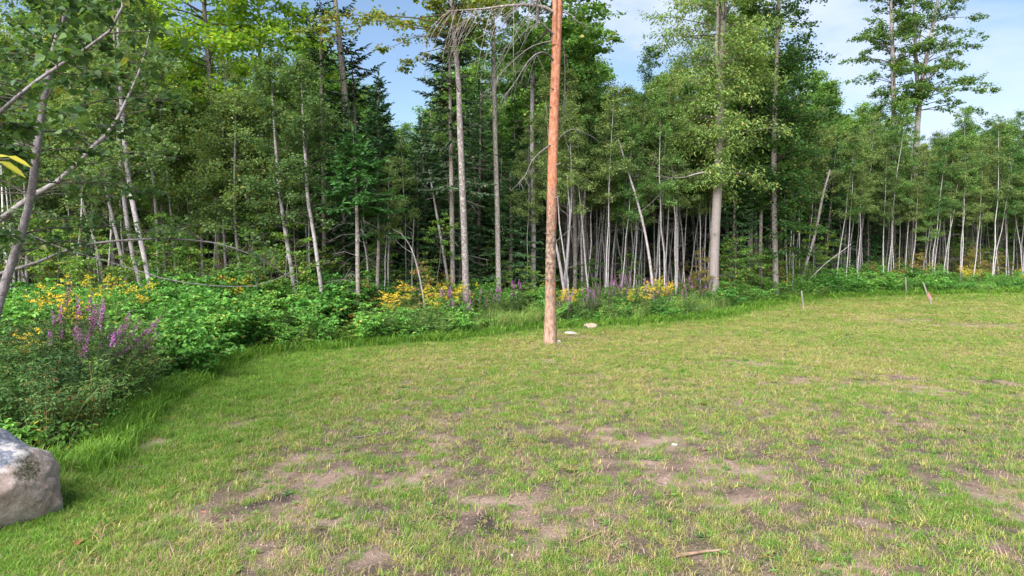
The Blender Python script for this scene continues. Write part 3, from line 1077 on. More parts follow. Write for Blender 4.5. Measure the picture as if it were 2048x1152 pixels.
# ------------------------------------------------------------------ grass on the lawn
rng = np.random.default_rng(5)
tufts = []
for i in range(4):                                   # 0-3 green
    C = MB(); blades(C, rng, 28, 0.075, 0.040, 0.9, 0.0038); tufts.append(C.build('t', [M['grass_green']], link=False))
for i in range(4):                                   # 4-7 yellow green, short
    C = MB(); blades(C, rng, 28, 0.062, 0.042, 1.1, 0.0038); tufts.append(C.build('t', [M['grass_yellow']], link=False))
for i in range(2):                                   # 8-9 dry, flattened
    C = MB(); blades(C, rng, 10, 0.060, 0.045, 2.0, 0.0040); tufts.append(C.build('t', [M['grass_dry']], link=False))
for i in range(3):                                   # 10-12 broad crab grass, spread flat
    C = MB(); blades(C, rng, 12, 0.070, 0.018, 1.8, 0.0065); tufts.append(C.build('t', [M['grass_yellow' if i < 2 else 'grass_green']], link=False))
for i in range(2):                                   # 13-14 straw stalks
    C = MB(); blades(C, rng, 5, 0.12, 0.012, 0.9, 0.0045); tufts.append(C.build('t', [M['grass_dry']], link=False))
for i in range(2):                                   # 15-16 long edge grass
    C = MB(); blades(C, rng, 26, 0.20, 0.05, 0.7, 0.007); tufts.append(C.build('t', [M['grass_green']], link=False))

for i in range(2):                                   # 17-18 flat broad-leaved weeds
    C = MB()
    k = 11
    a_ = np.arange(k) * 2.4
    d_ = np.stack([np.cos(a_), np.sin(a_), rng.uniform(0.15, 0.7, k)], -1)
    leaves(C, d_ * (0.012, 0.012, 0.02), d_, np.tile((0, 0, 1.0), (k, 1)), rng.uniform(0.03, 0.055, k), 0.020, 0, rng.random(k), 'oval', 0.15, 0.2)
    tufts.append(C.build('t', [M['leaf_weed']], link=False))


def grass():
    # density falls off with distance, size grows a little
    n = 580000
    dd = 4.6 * (47.0 / 4.6) ** (rng.random(n) ** 0.92)
    half = dd * 0.80 + 4.0
    x = rng.uniform(-1, 1, n) * half
    y = dd
    ed = edge_dist(x, y)
    b = bare(x, y)
    lush = np.clip((-2.6 - x) / 2.5, 0, 1) * np.clip((24 - y) / 6, 0, 1) * 0.9
    lush = np.maximum(lush, np.clip(1 - (-ed) / 1.8, 0, 1) * 0.9)
    lush = np.maximum(lush, np.clip((y - 33) / 6, 0, 1) * np.clip((x - 8) / 6, 0, 1) * 0.55)
    lush = np.maximum(lush, 0.7 * np.clip(1 - np.hypot(x - 4.8, (y - 7.0) * 1.0) / 1.6, 0, 1))
    cov = np.clip(1.0 - b, 0.16, 1) * (0.22 + 0.78 * np.clip((fbm(x, y, 4.2, 4, 60) - 0.36) * 4.5, 0, 1))
    nearthin = worn_ground(x, y)
    cov = cov * (1 - 0.74 * nearthin) * (0.8 + 0.35 * lush)
    keep = (ed < 0.15) & (rng.random(n) < cov)
    x, y, b, lush, ed, nt_ = x[keep], y[keep], b[keep], lush[keep], ed[keep], nearthin[keep]
    n = len(x)
    r = rng.random(n)
    yel = np.clip((fbm(x, y, 0.5, 4, 80) - 0.30) * 2.5, 0, 1) * (1 - lush)
    pick = rng.integers(0, 4, n)
    pick = np.where(r < (0.52 + 0.45 * yel) * (1 - 0.65 * lush) * (1 - 0.35 * nt_), rng.integers(4, 8, n), pick)
    r2 = rng.random(n)
    dry = (0.07 + 0.12 * nt_ + 0.07 * yel) * (1 - 0.75 * lush)
    pick = np.where(r2 < dry, rng.integers(8, 10, n), pick)
    pick = np.where((r2 > 0.80) & (r2 < 0.80 + 0.06 + 0.10 * nt_), rng.integers(10, 13, n), pick)
    pick = np.where((r2 > 0.985) & (lush < 0.5), rng.integers(13, 15, n), pick)
    pick = np.where((ed > -0.45) & (r2 > 0.45) & (r2 < 0.75), rng.integers(15, 17, n), pick)
    pick = np.where((r2 > 0.30) & (r2 < 0.335) & (y < 22), rng.integers(17, 19, n), pick)
    sc = rng.uniform(0.6, 1.3, n) * (1 + 0.30 * lush) * (1 + 0.022 * np.maximum(0, y - 9))
    wide = 1 + 0.028 * np.maximum(0, y - 9)
    S_ = np.stack([sc * wide, sc * wide, sc * (1 - 0.12 * nt_) * (1 - 0.3 * np.clip((y - 12) / 12, 0, 1) * (1 - lush))], -1)
    k = 70                                           # longer grass round the foot of the pine
    g = G(1100, 690)
    an, rr = rng.uniform(0, 6.283, k), rng.uniform(0.20, 0.42, k)
    x, y = np.append(x, g[0] + rr * np.cos(an)), np.append(y, g[1] + rr * np.sin(an))
    pick = np.append(pick, rng.integers(0, 10, k))
    S_ = np.vstack([S_, np.stack([np.full(k, 1.3), np.full(k, 1.3), rng.uniform(1.2, 2.4, k)], -1)])
    n = len(x)
    rot = np.stack([rng.normal(0, 0.12, n), rng.normal(0, 0.12, n), rng.uniform(0, 6.283, n)], -1)
    o = scatter('grass', tufts, np.stack([x, y, gz(x, y)], -1), pick, S_, rot)
    return o


grass()

# small grit on the bare soil
mc_, N_, K_ = new_mat('soil_clod')
tcc = N_.new('ShaderNodeObjectInfo')
M['clod'] = finish(mc_, N_, K_, ramp_node(N_, K_, tcc.outputs['Random'], [(0.0, (0.05, 0.038, 0.03)), (0.6, (0.16, 0.115, 0.088)), (1.0, (0.28, 0.20, 0.155))]), 0.95)
mc_, N_, K_ = new_mat('grit')
tcc = N_.new('ShaderNodeObjectInfo')
M['rock_grit'] = finish(mc_, N_, K_, ramp_node(N_, K_, tcc.outputs['Random'], [(0.0, (0.08, 0.068, 0.06)), (0.8, (0.20, 0.17, 0.155)), (1.0, (0.34, 0.31, 0.29))]), 0.9)


def gravel():
    protos = []
    for i in range(3):
        C = MB()
        v = unit(rng.normal(0, 1, (8, 3))) * rng.uniform(0.7, 1.2, (8, 1))
        cube = np.array([(-1, -1, -1), (1, -1, -1), (1, 1, -1), (-1, 1, -1), (-1, -1, 1), (1, -1, 1), (1, 1, 1), (-1, 1, 1)]) * 0.6 + rng.normal(0, 0.2, (8, 3))
        C.add(cube * (0.009, 0.009, 0.007), [(0, 3, 2, 1), (4, 5, 6, 7), (0, 1, 5, 4), (1, 2, 6, 5), (2, 3, 7, 6), (3, 0, 4, 7)])
        protos.append(C.build('g', [M['clod' if i < 2 else 'rock_grit']], link=False))
    n = 34000
    y = 5.3 * (20 / 5.3) ** rng.random(n)
    x = rng.uniform(-1, 1, n) * (y * 0.8)
    k = (edge_dist(x, y) < -0.1) & (rng.random(n) < 0.10 + bare(x, y) + 0.3 * worn_ground(x, y))
    x, y = x[k], y[k]
    n = len(x)
    s = rng.uniform(0.4, 1.3, n) ** 2
    scatter('gravel', protos, np.stack([x, y, gz(x, y)], -1), rng.integers(0, 3, n), np.stack([s, s, s], -1), rng.uniform(0, 6.28, (n, 3)))


gravel()

# ------------------------------------------------------------------ hero trees
LANDMARKS = []


def hero_path(pts, d, n=12, ground=True):
    W = [P(px, py, d) for px, py in pts]
    if ground:
        z0 = float(gz(W[0][0], W[0][1])) - 0.15
        if W[0][2] > z0 + 0.02:
            dirv = W[0] - W[1]
            t = (W[0][2] - z0) / max(-dirv[2], 1e-3)
            W.insert(0, W[0] + dirv * t)
        else:
            W[0][2] = z0
    path = spline(W, n)
    base = np.array((path[0][0], path[0][1], float(gz(path[0][0], path[0][1]))))
    return path - base, base


def hero_rad(wpx, d, n=12, flare=0.0):
    r = np.interp(np.linspace(0, 1, n), np.linspace(0, 1, len(wpx)), np.asarray(wpx, float)) * d / F_PX / 2
    return r * (1 + flare * np.exp(-np.linspace(0, 1, n) * 25))


def hero_obj(name, base, T, C, mats, label, cat, group=None, smooth_trunk=True):
    o = empty(name, base)
    tag(o, label, cat, group)
    T.build('trunk', mats, o, smooth_trunk)
    if C is not None and C.n:
        C.build('crown', [mats[0], M['twig'], M['dead_wood']], o)
    return o


def hero_decid(name, pts, d, w, label, cat, leafm, barkm, seed, group=None, n=14, flare=0.35, **kw):
    rng = np.random.default_rng(seed)
    path, base = hero_path(pts, d, n)
    rad = hero_rad(w, d, n, flare)
    T, C = MB(), MB()
    decid(rng, path, rad, mbT=T, mbC=C, **kw)
    return hero_obj(name, base, T, C, [M[leafm], M[barkm], M['dead_wood']], label, cat, group), path, base


def hero_conifer(name, pts, d, w, label, leafm, seed, z0, R_, group=None, n=14, **kw):
    rng = np.random.default_rng(seed)
    path, base = hero_path(pts, d, n)
    rad = hero_rad(w, d, n, 0.25)
    T, C = MB(), MB()
    conifer(rng, path, rad, z0, R_, T, C, **kw)
    return hero_obj(name, base, T, C, [M[leafm], M['bark_spruce'], M['dead_wood']], label, 'tree', group), path, base


def limb(mb, rng, pts, r0, r1, subs=8, sub_len=0.5, sag=0.25, mat=0, n=10, lean=(0, 0, 0), fine=3):
    """bare limb along points with drooping dead side twigs"""
    path = spline(pts, n)
    tube(mb, path, np.linspace(r0, r1, n), 6, mat, 0.5)
    for k in range(subs):
        s = rng.uniform(0.3, 0.98)
        p = along(path, s)
        t = unit(along(path, min(1, s + .05)) - along(path, s - .05))
        d = unit(t * 0.6 + rng.normal(0, 0.5, 3) + np.array(lean))
        ln = sub_len * rng.uniform(0.5, 1.2)
        q = bezier(p, p + d * ln * 0.5, p + d * ln + np.array((0, 0, -sag * ln)), 5)
        tube(mb, q, np.linspace(max(0.004, r1 * 1.2), 0.0025, 5), 4, mat, 0.5, False)
        for m in range(fine):
            u = along(q, rng.uniform(0.3, 0.95))
            e = u + unit(d + rng.normal(0, 0.6, 3)) * ln * rng.uniform(0.2, 0.45) + np.array((0, 0, -sag * 0.2 * ln))
            sticks(mb, [u], [e], 0.0035, 0.0015, mat)
    return path


# the red-barked pine in front of the forest
def red_pine():
    rng = np.random.default_rng(3)
    g = G(1100, 690)
    d = g[1]
    pts = [(1100, 690), (1101, 620), (1101, 540), (1103, 440), (1106, 300), (1111, 150), (1117, 0), (1122, -140), (1128, -330), (1133, -480)]
    path, base = hero_path(pts, d, 40)
    rad = hero_rad([22, 20.5, 20, 19.5, 18.5, 17, 15, 11, 7, 3], d, 40, 0.4)
    o = empty('pine_tree', base)
    tag(o, 'tall red-barked pine with dead side limbs standing alone on the lawn', 'tree')
    T = MB()
    th = 26
    tube(T, path, rad, th, 0, 0.5, True, 0.03, rng)
    T.build('trunk', [M['bark_pine']], o, True)
    LANDMARKS.append((1100, 'the red pine'))

    def br(pts3, r0, r1, mat, **kw):
        B = MB()
        W = [P(a, b, d + c) - base for a, b, c in pts3]
        limb(B, rng, W, r0, r1, **kw)
        B.build('branch', [M[mat]], o, True)
    # second leader that runs up beside the trunk
    B = MB()
    W = [P(a, b, d + c) - base for a, b, c in [(1109, 90, -.06), (1109, 50, -.10), (1110, 0, -.12), (1108, -90, -.1), (1100, -220, 0)]]
    tube(B, spline(W, 10), np.linspace(0.085, 0.03, 10), 10, 0, 0.5)
    B.build('branch', [M['bark_pine']], o, True)
    br([(1110, 27, -.1), (1090, 15, -.3), (1060, 10, -.5), (1020, 11, -.8), (960, 18, -1.1), (890, 22, -1.4)], 0.055, 0.008, 'bark_spruce', subs=22, sub_len=1.1, sag=0.7, lean=(-.3, 0, -.5), fine=4)
    br([(1108, 70, -.1), (1096, 58, -.3), (1080, 42, -.5), (1074, 10, -.7), (1070, -40, -.9)], 0.035, 0.012, 'dead_wood', subs=16, sub_len=1.3, sag=0.7, lean=(-.5, 0, -.6), fine=4)
    br([(1106, 120, -.1), (1096, 108, -.3), (1084, 104, -.5), (1060, 118, -.7), (1030, 165, -.8), (1000, 205, -.9)], 0.03, 0.006, 'dead_wood', subs=13, sub_len=0.7, sag=0.5, lean=(-.3, 0, -.4))
    br([(1104, 82, .05), (1070, 90, .0), (1040, 110, -.2), (1000, 150, -.4), (985, 190, -.5)], 0.02, 0.005, 'dead_wood', subs=12, sub_len=0.7, sag=0.5, lean=(-.3, 0, -.4))
    br([(1101, 290, -.1), (1080, 305, -.3), (1062, 325, -.4), (1050, 352, -.5), (1022, 382, -.6)], 0.024, 0.006, 'dead_wood', subs=6, sub_len=0.5, sag=0.3)
    br([(1120, 72, .1), (1127, 78, .2), (1130, 150, .3), (1128, 220, .3), (1124, 262, .3), (1140, 300, .3), (1142, 340, .2)], 0.02, 0.006, 'dead_wood', subs=8, sub_len=0.4, sag=0.3)
    br([(1112, 287, .0), (1124, 270, -.1), (1150, 258, -.2), (1188, 275, -.2)], 0.014, 0.004, 'dead_wood', subs=4, sub_len=0.35)
    br([(1114, 196, .1), (1121, 200, .2), (1132, 225, .3), (1150, 240, .5)], 0.016, 0.004, 'dead_wood', subs=4, sub_len=0.3)
    br([(1122, 24, .1), (1140, 28, .0), (1152, 40, -.1), (1175, 55, -.2)], 0.018, 0.004, 'dead_wood', subs=5, sub_len=0.4)
    for (a, b, s) in ((1103, 215, -1), (1109, 180, -1), (1110, 396, 1), (1098, 470, -1), (1112, 330, 1), (1096, 560, -1)):   # short broken limb stubs
        B = MB()
        p = P(a, b, d - 0.1) - base
        tube(B, spline([p, p + np.array((s * 0.07, -0.06, 0.02)), p + np.array((s * 0.12, -0.1, 0.05))], 4), [0.022, 0.018, 0.014, 0.012], 6)
        B.build('branch', [M['dead_wood']], o, True)


red_pine()

# the big even-barked tree with two yellow paint rings
def ringed_ash():
    o, path, base = hero_decid('ash_tree', [(1427, 604), (1428, 540), (1430, 470), (1434, 400), (1438, 320), (1440, 230), (1441, 150), (1445, 60), (1450, -40), (1455, -180), (1460, -320)], 31.0,
                               [21, 18.5, 18, 17.5, 17, 15.5, 13, 11, 9, 6, 2], 'big smooth grey tree with two yellow paint rings low on the trunk', 'tree', 'leaf_ash', 'bark_smooth', 21, None, 22, 0.3,
                               c0=0.27, nb=170, R_=4.1, open_front=0.75, up=0.62, droop=0.42, tw=24, lv=15, ls=0.16, lw=0.40, twl=1.05, leaf_down=0.7, flat=0.1, bare_br=3,
                               prof=lambda u: 0.55 + 0.45 * math.sin(math.pi * min(1, u * 1.1)), sides=14)
    LANDMARKS.append((1427, 'the ringed trunk'))
    rg = np.random.default_rng(4)
    for py in (557, 566):
        z = P(1427, py, 31.0)[2] - base[2]
        c = np.array([np.interp(z, path[:, 2], path[:, 0]), np.interp(z, path[:, 2], path[:, 1]), 0])
        C = MB()
        n = 40
        th = np.arange(n) / n * 2 * math.pi
        jit = 0.008 * np.sin(th * 3 + py) + rg.normal(0, 0.004, n)
        r = 0.226
        for dz in (0,):
            v = []
            for h, rr in ((-0.028, r - .03), (-0.026, r), (0.026, r), (0.028, r - .03)):
                v.append(np.stack([c[0] + rr * np.cos(th), c[1] + rr * np.sin(th), z + h + jit], -1))
            v = np.stack(v, 0).reshape(-1, 3)
            i = np.arange(3)[:, None] * n
            j = np.arange(n)[None]
            k = (j + 1) % n
            C.add(v, np.stack([i + j, i + k, i + n + k, i + n + j], -1).reshape(-1, 4))
        C.build('paint_ring', [M['yellow_paint']], o, True)
    B = MB()
    W = [P(a, b, 31.0 + c) - base for a, b, c in [(1434, 366, -.2), (1425, 352, -.4), (1412, 345, -.6), (1398, 346, -.8), (1360, 356, -1.1), (1310, 352, -1.4), (1262, 353, -1.6)]]
    limb(B, rg, W, 0.05, 0.006, subs=18, sub_len=1.3, sag=-0.1, lean=(-.2, 0, .3))
    B.build('branch', [M['bark_smooth']], o, True)
    B = MB()
    W = [P(a, b, 31.0 + c) - base for a, b, c in [(1438, 150, -.1), (1432, 100, -.2), (1436, 40, -.2), (1432, -60, -.3)]]
    tube(B, spline(W, 8), np.linspace(0.10, 0.04, 8), 8)
    B.build('branch', [M['bark_smooth']], o, True)


mp, N_, K_ = new_mat('yellow_paint')
M['yellow_paint'] = finish(mp, N_, K_, (0.62, 0.42, 0.09), 0.8)
ringed_ash()

# near alders at the left
AL = dict(kind='oval', sides=10)
hero_decid('alder_tree', [(-70, 1000), (-38, 760), (0, 600), (35, 490), (60, 400), (76, 280), (93, 170), (115, 70), (142, 0), (165, -90), (180, -180)], 7.2, [26, 23, 20, 18, 17, 15, 14, 12, 10, 7, 4],
           'nearest mottled grey alder stem leaning up at the left border', 'tree', 'leaf_alder', 'bark_alder', 31, None, 26, 0.1, c0=0.44, nb=52, R_=1.25, up=0.35, droop=0.1, tw=8, lv=9, ls=0.075, lw=0.85, twl=0.32, **AL)
LANDMARKS.append((60, 'the near grey alder'))
hero_decid('alder_tree', [(-330, 880), (-260, 700), (-140, 545), (0, 440), (60, 395), (120, 360), (180, 300), (225, 255), (258, 190), (285, 125), (300, 60)], 9.5, [20, 18, 16, 14, 13, 12, 11, 9, 7, 4, 2],
           'pale grey alder slanting up from the left border behind the nearest stem', 'tree', 'leaf_alder', 'bark_aspen', 32, None, 24, 0.1, c0=0.5, nb=46, R_=1.3, up=0.3, droop=0.15, tw=7, lv=8, ls=0.07, lw=0.85, twl=0.35, **AL)
hero_decid('alder_tree', [(-320, 900), (-260, 600), (-120, 335), (0, 225), (50, 180), (100, 143), (150, 112), (205, 75), (228, 52), (245, 20), (240, -40), (225, -110)], 6.2, [22, 20, 16, 11, 10, 10, 9, 8, 7, 6, 5, 3],
           'brown alder limb slanting across the nearest grey stem near its top', 'tree', 'leaf_alder', 'bark_alder', 33, None, 26, 0.1, c0=0.55, nb=26, R_=0.85, up=0.2, droop=0.1, tw=7, lv=8, ls=0.085, lw=0.9, twl=0.3, **AL)
hero_decid('alder_tree', [(-280, 960), (-230, 760), (-120, 602), (0, 547), (60, 530), (120, 506), (180, 488), (260, 480), (340, 478), (430, 486), (510, 512), (565, 545), (600, 566)], 8.6, [10, 9, 8, 7, 6.5, 6.5, 6, 5.5, 5, 4, 3, 2.2, 1.2],
           'long alder stem arching low and level across the left of the forest', 'tree', 'leaf_alder', 'bark_alder', 34, None, 30, 0.1, c0=0.60, nb=13, R_=0.8, up=0.5, droop=0.05, tw=5, lv=4, ls=0.075, lw=0.85, twl=0.3, bare_br=4, **AL)
hero_decid('alder_tree', [(-300, 960), (-200, 700), (0, 475), (130, 500), (240, 530), (340, 560), (440, 572), (520, 570), (590, 540)], 10.5, [6, 5, 3.6, 3, 2.4, 2.2, 2, 1.6, 1],
           'thin bare alder shoot sagging below the long arching stem', 'tree', 'leaf_alder', 'bark_alder', 35, None, 24, 0.1, c0=0.4, nb=5, R_=0.6, up=0.4, droop=0.05, tw=3, lv=1, ls=0.07, lw=0.85, twl=0.3, bare_br=10, **AL)
hero_decid('alder_tree', [(-220, 980), (-170, 700), (-110, 400), (-70, 150), (-30, -60), (20, -200)], 9.0, [22, 20, 16, 12, 8, 3],
           'leafy alder at the left border, its trunk hidden and only its spray of leaves showing', 'tree', 'leaf_alder', 'bark_alder', 36, None, 20, 0.1, c0=0.3, nb=50, R_=1.6, up=0.3, droop=0.1, tw=8, lv=9, ls=0.075, lw=0.85, twl=0.4, **AL)

# pale aspens at the left edge of the wood
ASP = [
    ([(308, 612), (290, 520), (268, 420), (254, 330), (247, 260), (240, 160), (236, 20), (240, -150)], 19.6, [11, 10, 9.5, 9, 8, 6, 4, 1.5], 'pale pinkish aspen, right stem of the close pair rising behind the goldenrod'),
    ([(290, 600), (268, 520), (254, 440), (244, 350), (238, 290), (236, 190), (228, 60), (225, -80)], 20.2, [10, 9, 9, 8.5, 8, 6, 4, 1.5], 'pale pinkish aspen, left stem of the close pair rising behind the goldenrod'),
    ([(592, 612), (583, 540), (570, 460), (558, 370), (552, 300), (547, 230), (543, 160), (545, 110)], 21.5, [9, 8.5, 8, 7.5, 7, 5, 3.5, 1.5], 'clean white aspen bending left, left one of the two before the young spruce'),
    ([(648, 618), (640, 560), (628, 470), (616, 400), (612, 330), (606, 230), (602, 120)], 21.2, [8, 8, 7.5, 7, 6, 4, 1.5], 'clean white aspen bending left, right one of the two before the young spruce'),
    ([(262, 600), (240, 500), (222, 420), (212, 370), (205, 280), (200, 150), (200, 0)], 22.0, [8, 8, 7, 6.5, 5, 4, 1.5], 'dull aspen leaning left just behind the close pale pair'),
    ([(210, 580), (195, 500), (175, 440), (160, 380), (150, 280), (140, 160), (135, 60)], 22.5, [7, 6.5, 6, 6, 5, 4, 1.5], 'thin grey aspen leaning left beside the close pale pair'),
    ([(322, 600), (316, 520), (312, 420), (304, 330), (296, 270), (290, 160), (290, 20)], 23.5, [8, 7, 7, 7, 6, 4, 1.5], 'straight thin aspen standing behind the right of the close pale pair'),
    ([(452, 600), (450, 500), (444, 420), (440, 360), (440, 290), (438, 200)], 23, [6, 6, 5.5, 5, 4, 1.5], 'slim aspen midway between the close pale pair and the two white aspens'),
    ([(487, 605), (480, 540), (472, 470), (468, 400), (470, 300), (472, 190)], 22.5, [6.5, 6, 6, 5, 4, 1.5], 'slim pale aspen left of the two white aspens, forked at mid height'),
    ([(512, 600), (508, 520), (502, 450), (497, 390), (492, 290), (490, 180)], 23.5, [6, 6, 5.5, 5, 4, 1.5], 'slim grey aspen close to the left of the two white aspens'),
    ([(410, 600), (404, 500), (400, 400), (398, 300), (395, 230), (395, 150)], 25, [7, 7, 6.5, 6, 4, 1.5], 'darker aspen trunk deep between the close pale pair and the two white aspens'),
]
for i, (pts, d, w, lab) in enumerate(ASP):
    hero_decid('aspen_tree', pts, d, w, lab, 'tree', 'leaf_aspen', 'bark_aspen', 100 + i, 'pale aspens along the left forest edge', 16, 0.2, c0=0.37, nb=50, R_=1.7, up=0.6, droop=0.15, tw=13, lv=18, ls=0.080, lw=0.9, twl=0.5, bare_br=9, sides=8)
LANDMARKS += [(298, 'the close aspen pair'), (620, 'the white aspen pair')]

# tall trees of the middle
hero_decid('maple_tree', [(933, 618), (930, 520), (927, 430), (923, 330), (919, 230), (917, 160), (910, 90), (905, 20), (898, -80), (890, -180)], 23.5, [16, 14, 13, 12.5, 12, 11, 9, 8, 5, 2],
           'straight grey trunk blotched with white lichen, forked near its yellowing crown', 'tree', 'leaf_turning', 'bark_lichen', 41, None, 20, 0.25, c0=0.68, nb=62, R_=3.9, up=0.25, droop=0.12, tw=16, lv=13, ls=0.135, lw=0.75, twl=0.6, flat=0.7,
           side_bias=(math.pi, 0.35), bare_br=4, sides=12)
LANDMARKS.append((932, 'the lichen-spotted trunk'))
hero_decid('maple_tree', [(918, 170), (924, 130), (928, 70), (930, 0), (936, -120)], 23.4, [11, 9, 8, 7, 2], 'second leader of a grey maple', 'tree', 'leaf_turning', 'bark_lichen', 42, None, 10, 0.0, c0=0.5, nb=2, R_=2) if False else None
hero_decid('maple_tree', [(998, 600), (996, 500), (994, 400), (991, 300), (989, 200), (987, 100), (985, 0), (983, -140), (980, -260)], 27.0, [11, 10.5, 10, 9.5, 9, 8, 7, 4, 1.5],
           'slender straight brown maple between the lichen-spotted trunk and the red pine', 'tree', 'leaf_maple', 'bark_maple', 43, None, 18, 0.25, c0=0.55, nb=52, R_=2.5, up=0.45, droop=0.12, tw=13, lv=10, ls=0.15, lw=0.8, twl=0.6, flat=0.5, bare_br=14)
hero_decid('maple_tree', [(1066, 590), (1067, 500), (1067, 420), (1065, 330), (1064, 240), (1066, 130), (1075, 20), (1080, -120), (1085, -240)], 29.0, [10.5, 10, 9.5, 9, 8.5, 7.5, 6, 4, 1.5],
           'leafy maple just behind the red pine, its pale trunk to the left of it', 'tree', 'leaf_maple', 'bark_aspen', 44, None, 18, 0.25, c0=0.42, nb=85, R_=3.1, up=0.45, droop=0.15, tw=17, lv=12, ls=0.16, lw=0.85, twl=0.65, flat=0.5, bare_br=6, side_bias=(0, 0.3))
hero_decid('maple_tree', [(1150, 600), (1150, 480), (1146, 350), (1142, 220), (1140, 100), (1142, -60), (1145, -220)], 30.5, [9, 8.5, 8, 7, 6, 4, 1.5],
           'dense maple behind the red pine, branches spreading right over the open gap', 'tree', 'leaf_maple', 'bark_maple', 45, None, 18, 0.25, c0=0.50, nb=62, R_=2.4, up=0.4, droop=0.18, tw=15, lv=12, ls=0.155, lw=0.8, twl=0.6, flat=0.5, bare_br=6)
# bright tree high at the left
hero_decid('maple_tree', [(440, 600), (436, 450), (430, 320), (425, 230), (418, 130), (410, 40), (405, -60), (400, -200), (398, -330)], 25.0, [14, 13, 12, 11, 10, 8, 7, 4, 2],
           'tall maple with bright yellow-green crown above the left aspens', 'tree', 'leaf_sunlit', 'bark_lichen', 46, None, 18, 0.25, c0=0.45, nb=120, R_=3.7, up=0.4, droop=0.18, tw=18, lv=12, ls=0.16, lw=0.8, twl=0.95, flat=0.2, bare_br=4, sides=10,
           prof=lambda u: 0.6 + 0.4 * math.sin(math.pi * min(1, u * 1.1)))
hero_decid('maple_tree', [(520, 600), (522, 450), (524, 300), (522, 180), (518, 60), (515, -60), (512, -170)], 27.5, [12, 11, 10, 9, 7, 4, 2],
           'tall maple, second bright crown right beside the yellow-green one', 'tree', 'leaf_sunlit', 'bark_maple', 47, None, 18, 0.25, c0=0.45, nb=70, R_=3.0, up=0.4, droop=0.18, tw=15, lv=11, ls=0.165, lw=0.8, twl=0.7, flat=0.5, bare_br=4, sides=10)
# dark leafy tree right of the ringed trunk
hero_decid('maple_tree', [(1551, 600), (1550, 500), (1548, 400), (1548, 280), (1552, 160), (1556, 40), (1562, -80), (1568, -200)], 36.0, [12, 11, 10.5, 10, 8.5, 7, 5, 2],
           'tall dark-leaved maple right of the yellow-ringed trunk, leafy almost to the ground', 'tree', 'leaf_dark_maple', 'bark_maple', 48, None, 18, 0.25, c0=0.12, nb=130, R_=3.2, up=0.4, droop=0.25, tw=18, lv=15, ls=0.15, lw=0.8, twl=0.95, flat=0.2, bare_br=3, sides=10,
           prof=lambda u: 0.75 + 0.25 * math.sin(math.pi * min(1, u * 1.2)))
hero_decid('maple_tree', [(1500, 600), (1500, 480), (1502, 360), (1505, 200), (1510, 60), (1515, -60), (1520, -160)], 38.0, [11, 10, 9, 8, 6, 4, 2],
           'tall leafy maple close behind the yellow-ringed trunk on its right', 'tree', 'leaf_maple', 'bark_maple', 49, None, 18, 0.25, c0=0.34, nb=58, R_=3.0, up=0.4, droop=0.25, tw=17, lv=15, ls=0.15, lw=0.8, twl=0.95, flat=0.2, bare_br=3, sides=10)
LANDMARKS.append((1550, 'the leafy maple'))
# the two that stand clear above the right stand
hero_decid('maple_tree', [(1786, 600), (1786, 450), (1787, 330), (1788, 240), (1786, 150), (1784, 60), (1780, -30), (1776, -120)], 52.0, [11, 10.5, 10, 9.5, 8.5, 7, 5, 2],
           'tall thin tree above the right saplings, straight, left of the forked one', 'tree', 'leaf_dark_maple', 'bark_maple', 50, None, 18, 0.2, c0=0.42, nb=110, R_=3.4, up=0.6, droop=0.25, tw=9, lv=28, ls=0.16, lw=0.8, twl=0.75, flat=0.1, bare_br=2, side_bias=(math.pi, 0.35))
o_, path_, base_ = hero_decid('maple_tree', [(1818, 600), (1824, 450), (1830, 330), (1838, 215), (1846, 150), (1858, 90), (1868, 40), (1880, -20), (1895, -90)], 52.0, [15, 14, 13.5, 12, 10, 8.5, 7, 5, 2],
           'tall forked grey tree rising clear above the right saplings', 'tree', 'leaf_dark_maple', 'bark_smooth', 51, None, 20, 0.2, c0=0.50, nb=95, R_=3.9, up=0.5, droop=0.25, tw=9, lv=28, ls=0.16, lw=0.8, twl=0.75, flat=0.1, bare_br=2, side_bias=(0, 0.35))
B = MB()
rg = np.random.default_rng(77)
limb(B, rg, [P(a, b, 52.0) - base_ for a, b in [(1837, 200), (1832, 120), (1829, 40), (1826, -60)]], 0.16, 0.05, subs=6, sub_len=1.5, sag=0)
B.build('branch', [M['bark_smooth']], o_, True)
B = MB()
limb(B, rg, [P(a, b, 51.8) - base_ for a, b in [(1846, 170), (1862, 152), (1890, 128), (1925, 108)]], 0.09, 0.02, subs=5, sub_len=0.9, sag=0.1)
B.build('branch', [M['dead_wood']], o_, True)
LANDMARKS.append((1822, 'the forked tree'))

# conifers that can be told apart
hero_conifer('spruce_tree', [(716, 616), (715, 500), (713, 400), (710, 330), (706, 268)], 21.5, [10, 9, 8, 5, 1], 'small bright green spruce with a bare lower trunk behind the brambles', 'needle_bright', 61, 3.8, 1.35, dead_to=0.7, gap=0.2, per=6, tw_len=0.36, droop=0.1, power=0.7, blades=3)
LANDMARKS.append((715, 'the young spruce'))
hero_conifer('spruce_tree', [(757, 610), (757, 500), (757, 380), (757, 250), (757, 150)], 26.5, [10, 9, 8, 5, 1], 'pointed dark spruce behind the small bright one, tip against the sky', 'needle', 62, 3.0, 1.9, dead_to=0.6, gap=0.26, per=6, power=0.95, blades=3)
hero_conifer('spruce_tree', [(906, 612), (904, 450), (902, 300), (900, 180), (898, 60), (897, -20)], 25.5, [10, 9.5, 9, 7, 4, 1], 'ragged thin spruce standing just left of the lichen-spotted trunk', 'needle_dark', 63, 4.6, 1.6, dead_to=0.8, gap=0.33, per=5, thin=0.15, power=0.5, droop=0.28, blades=3)
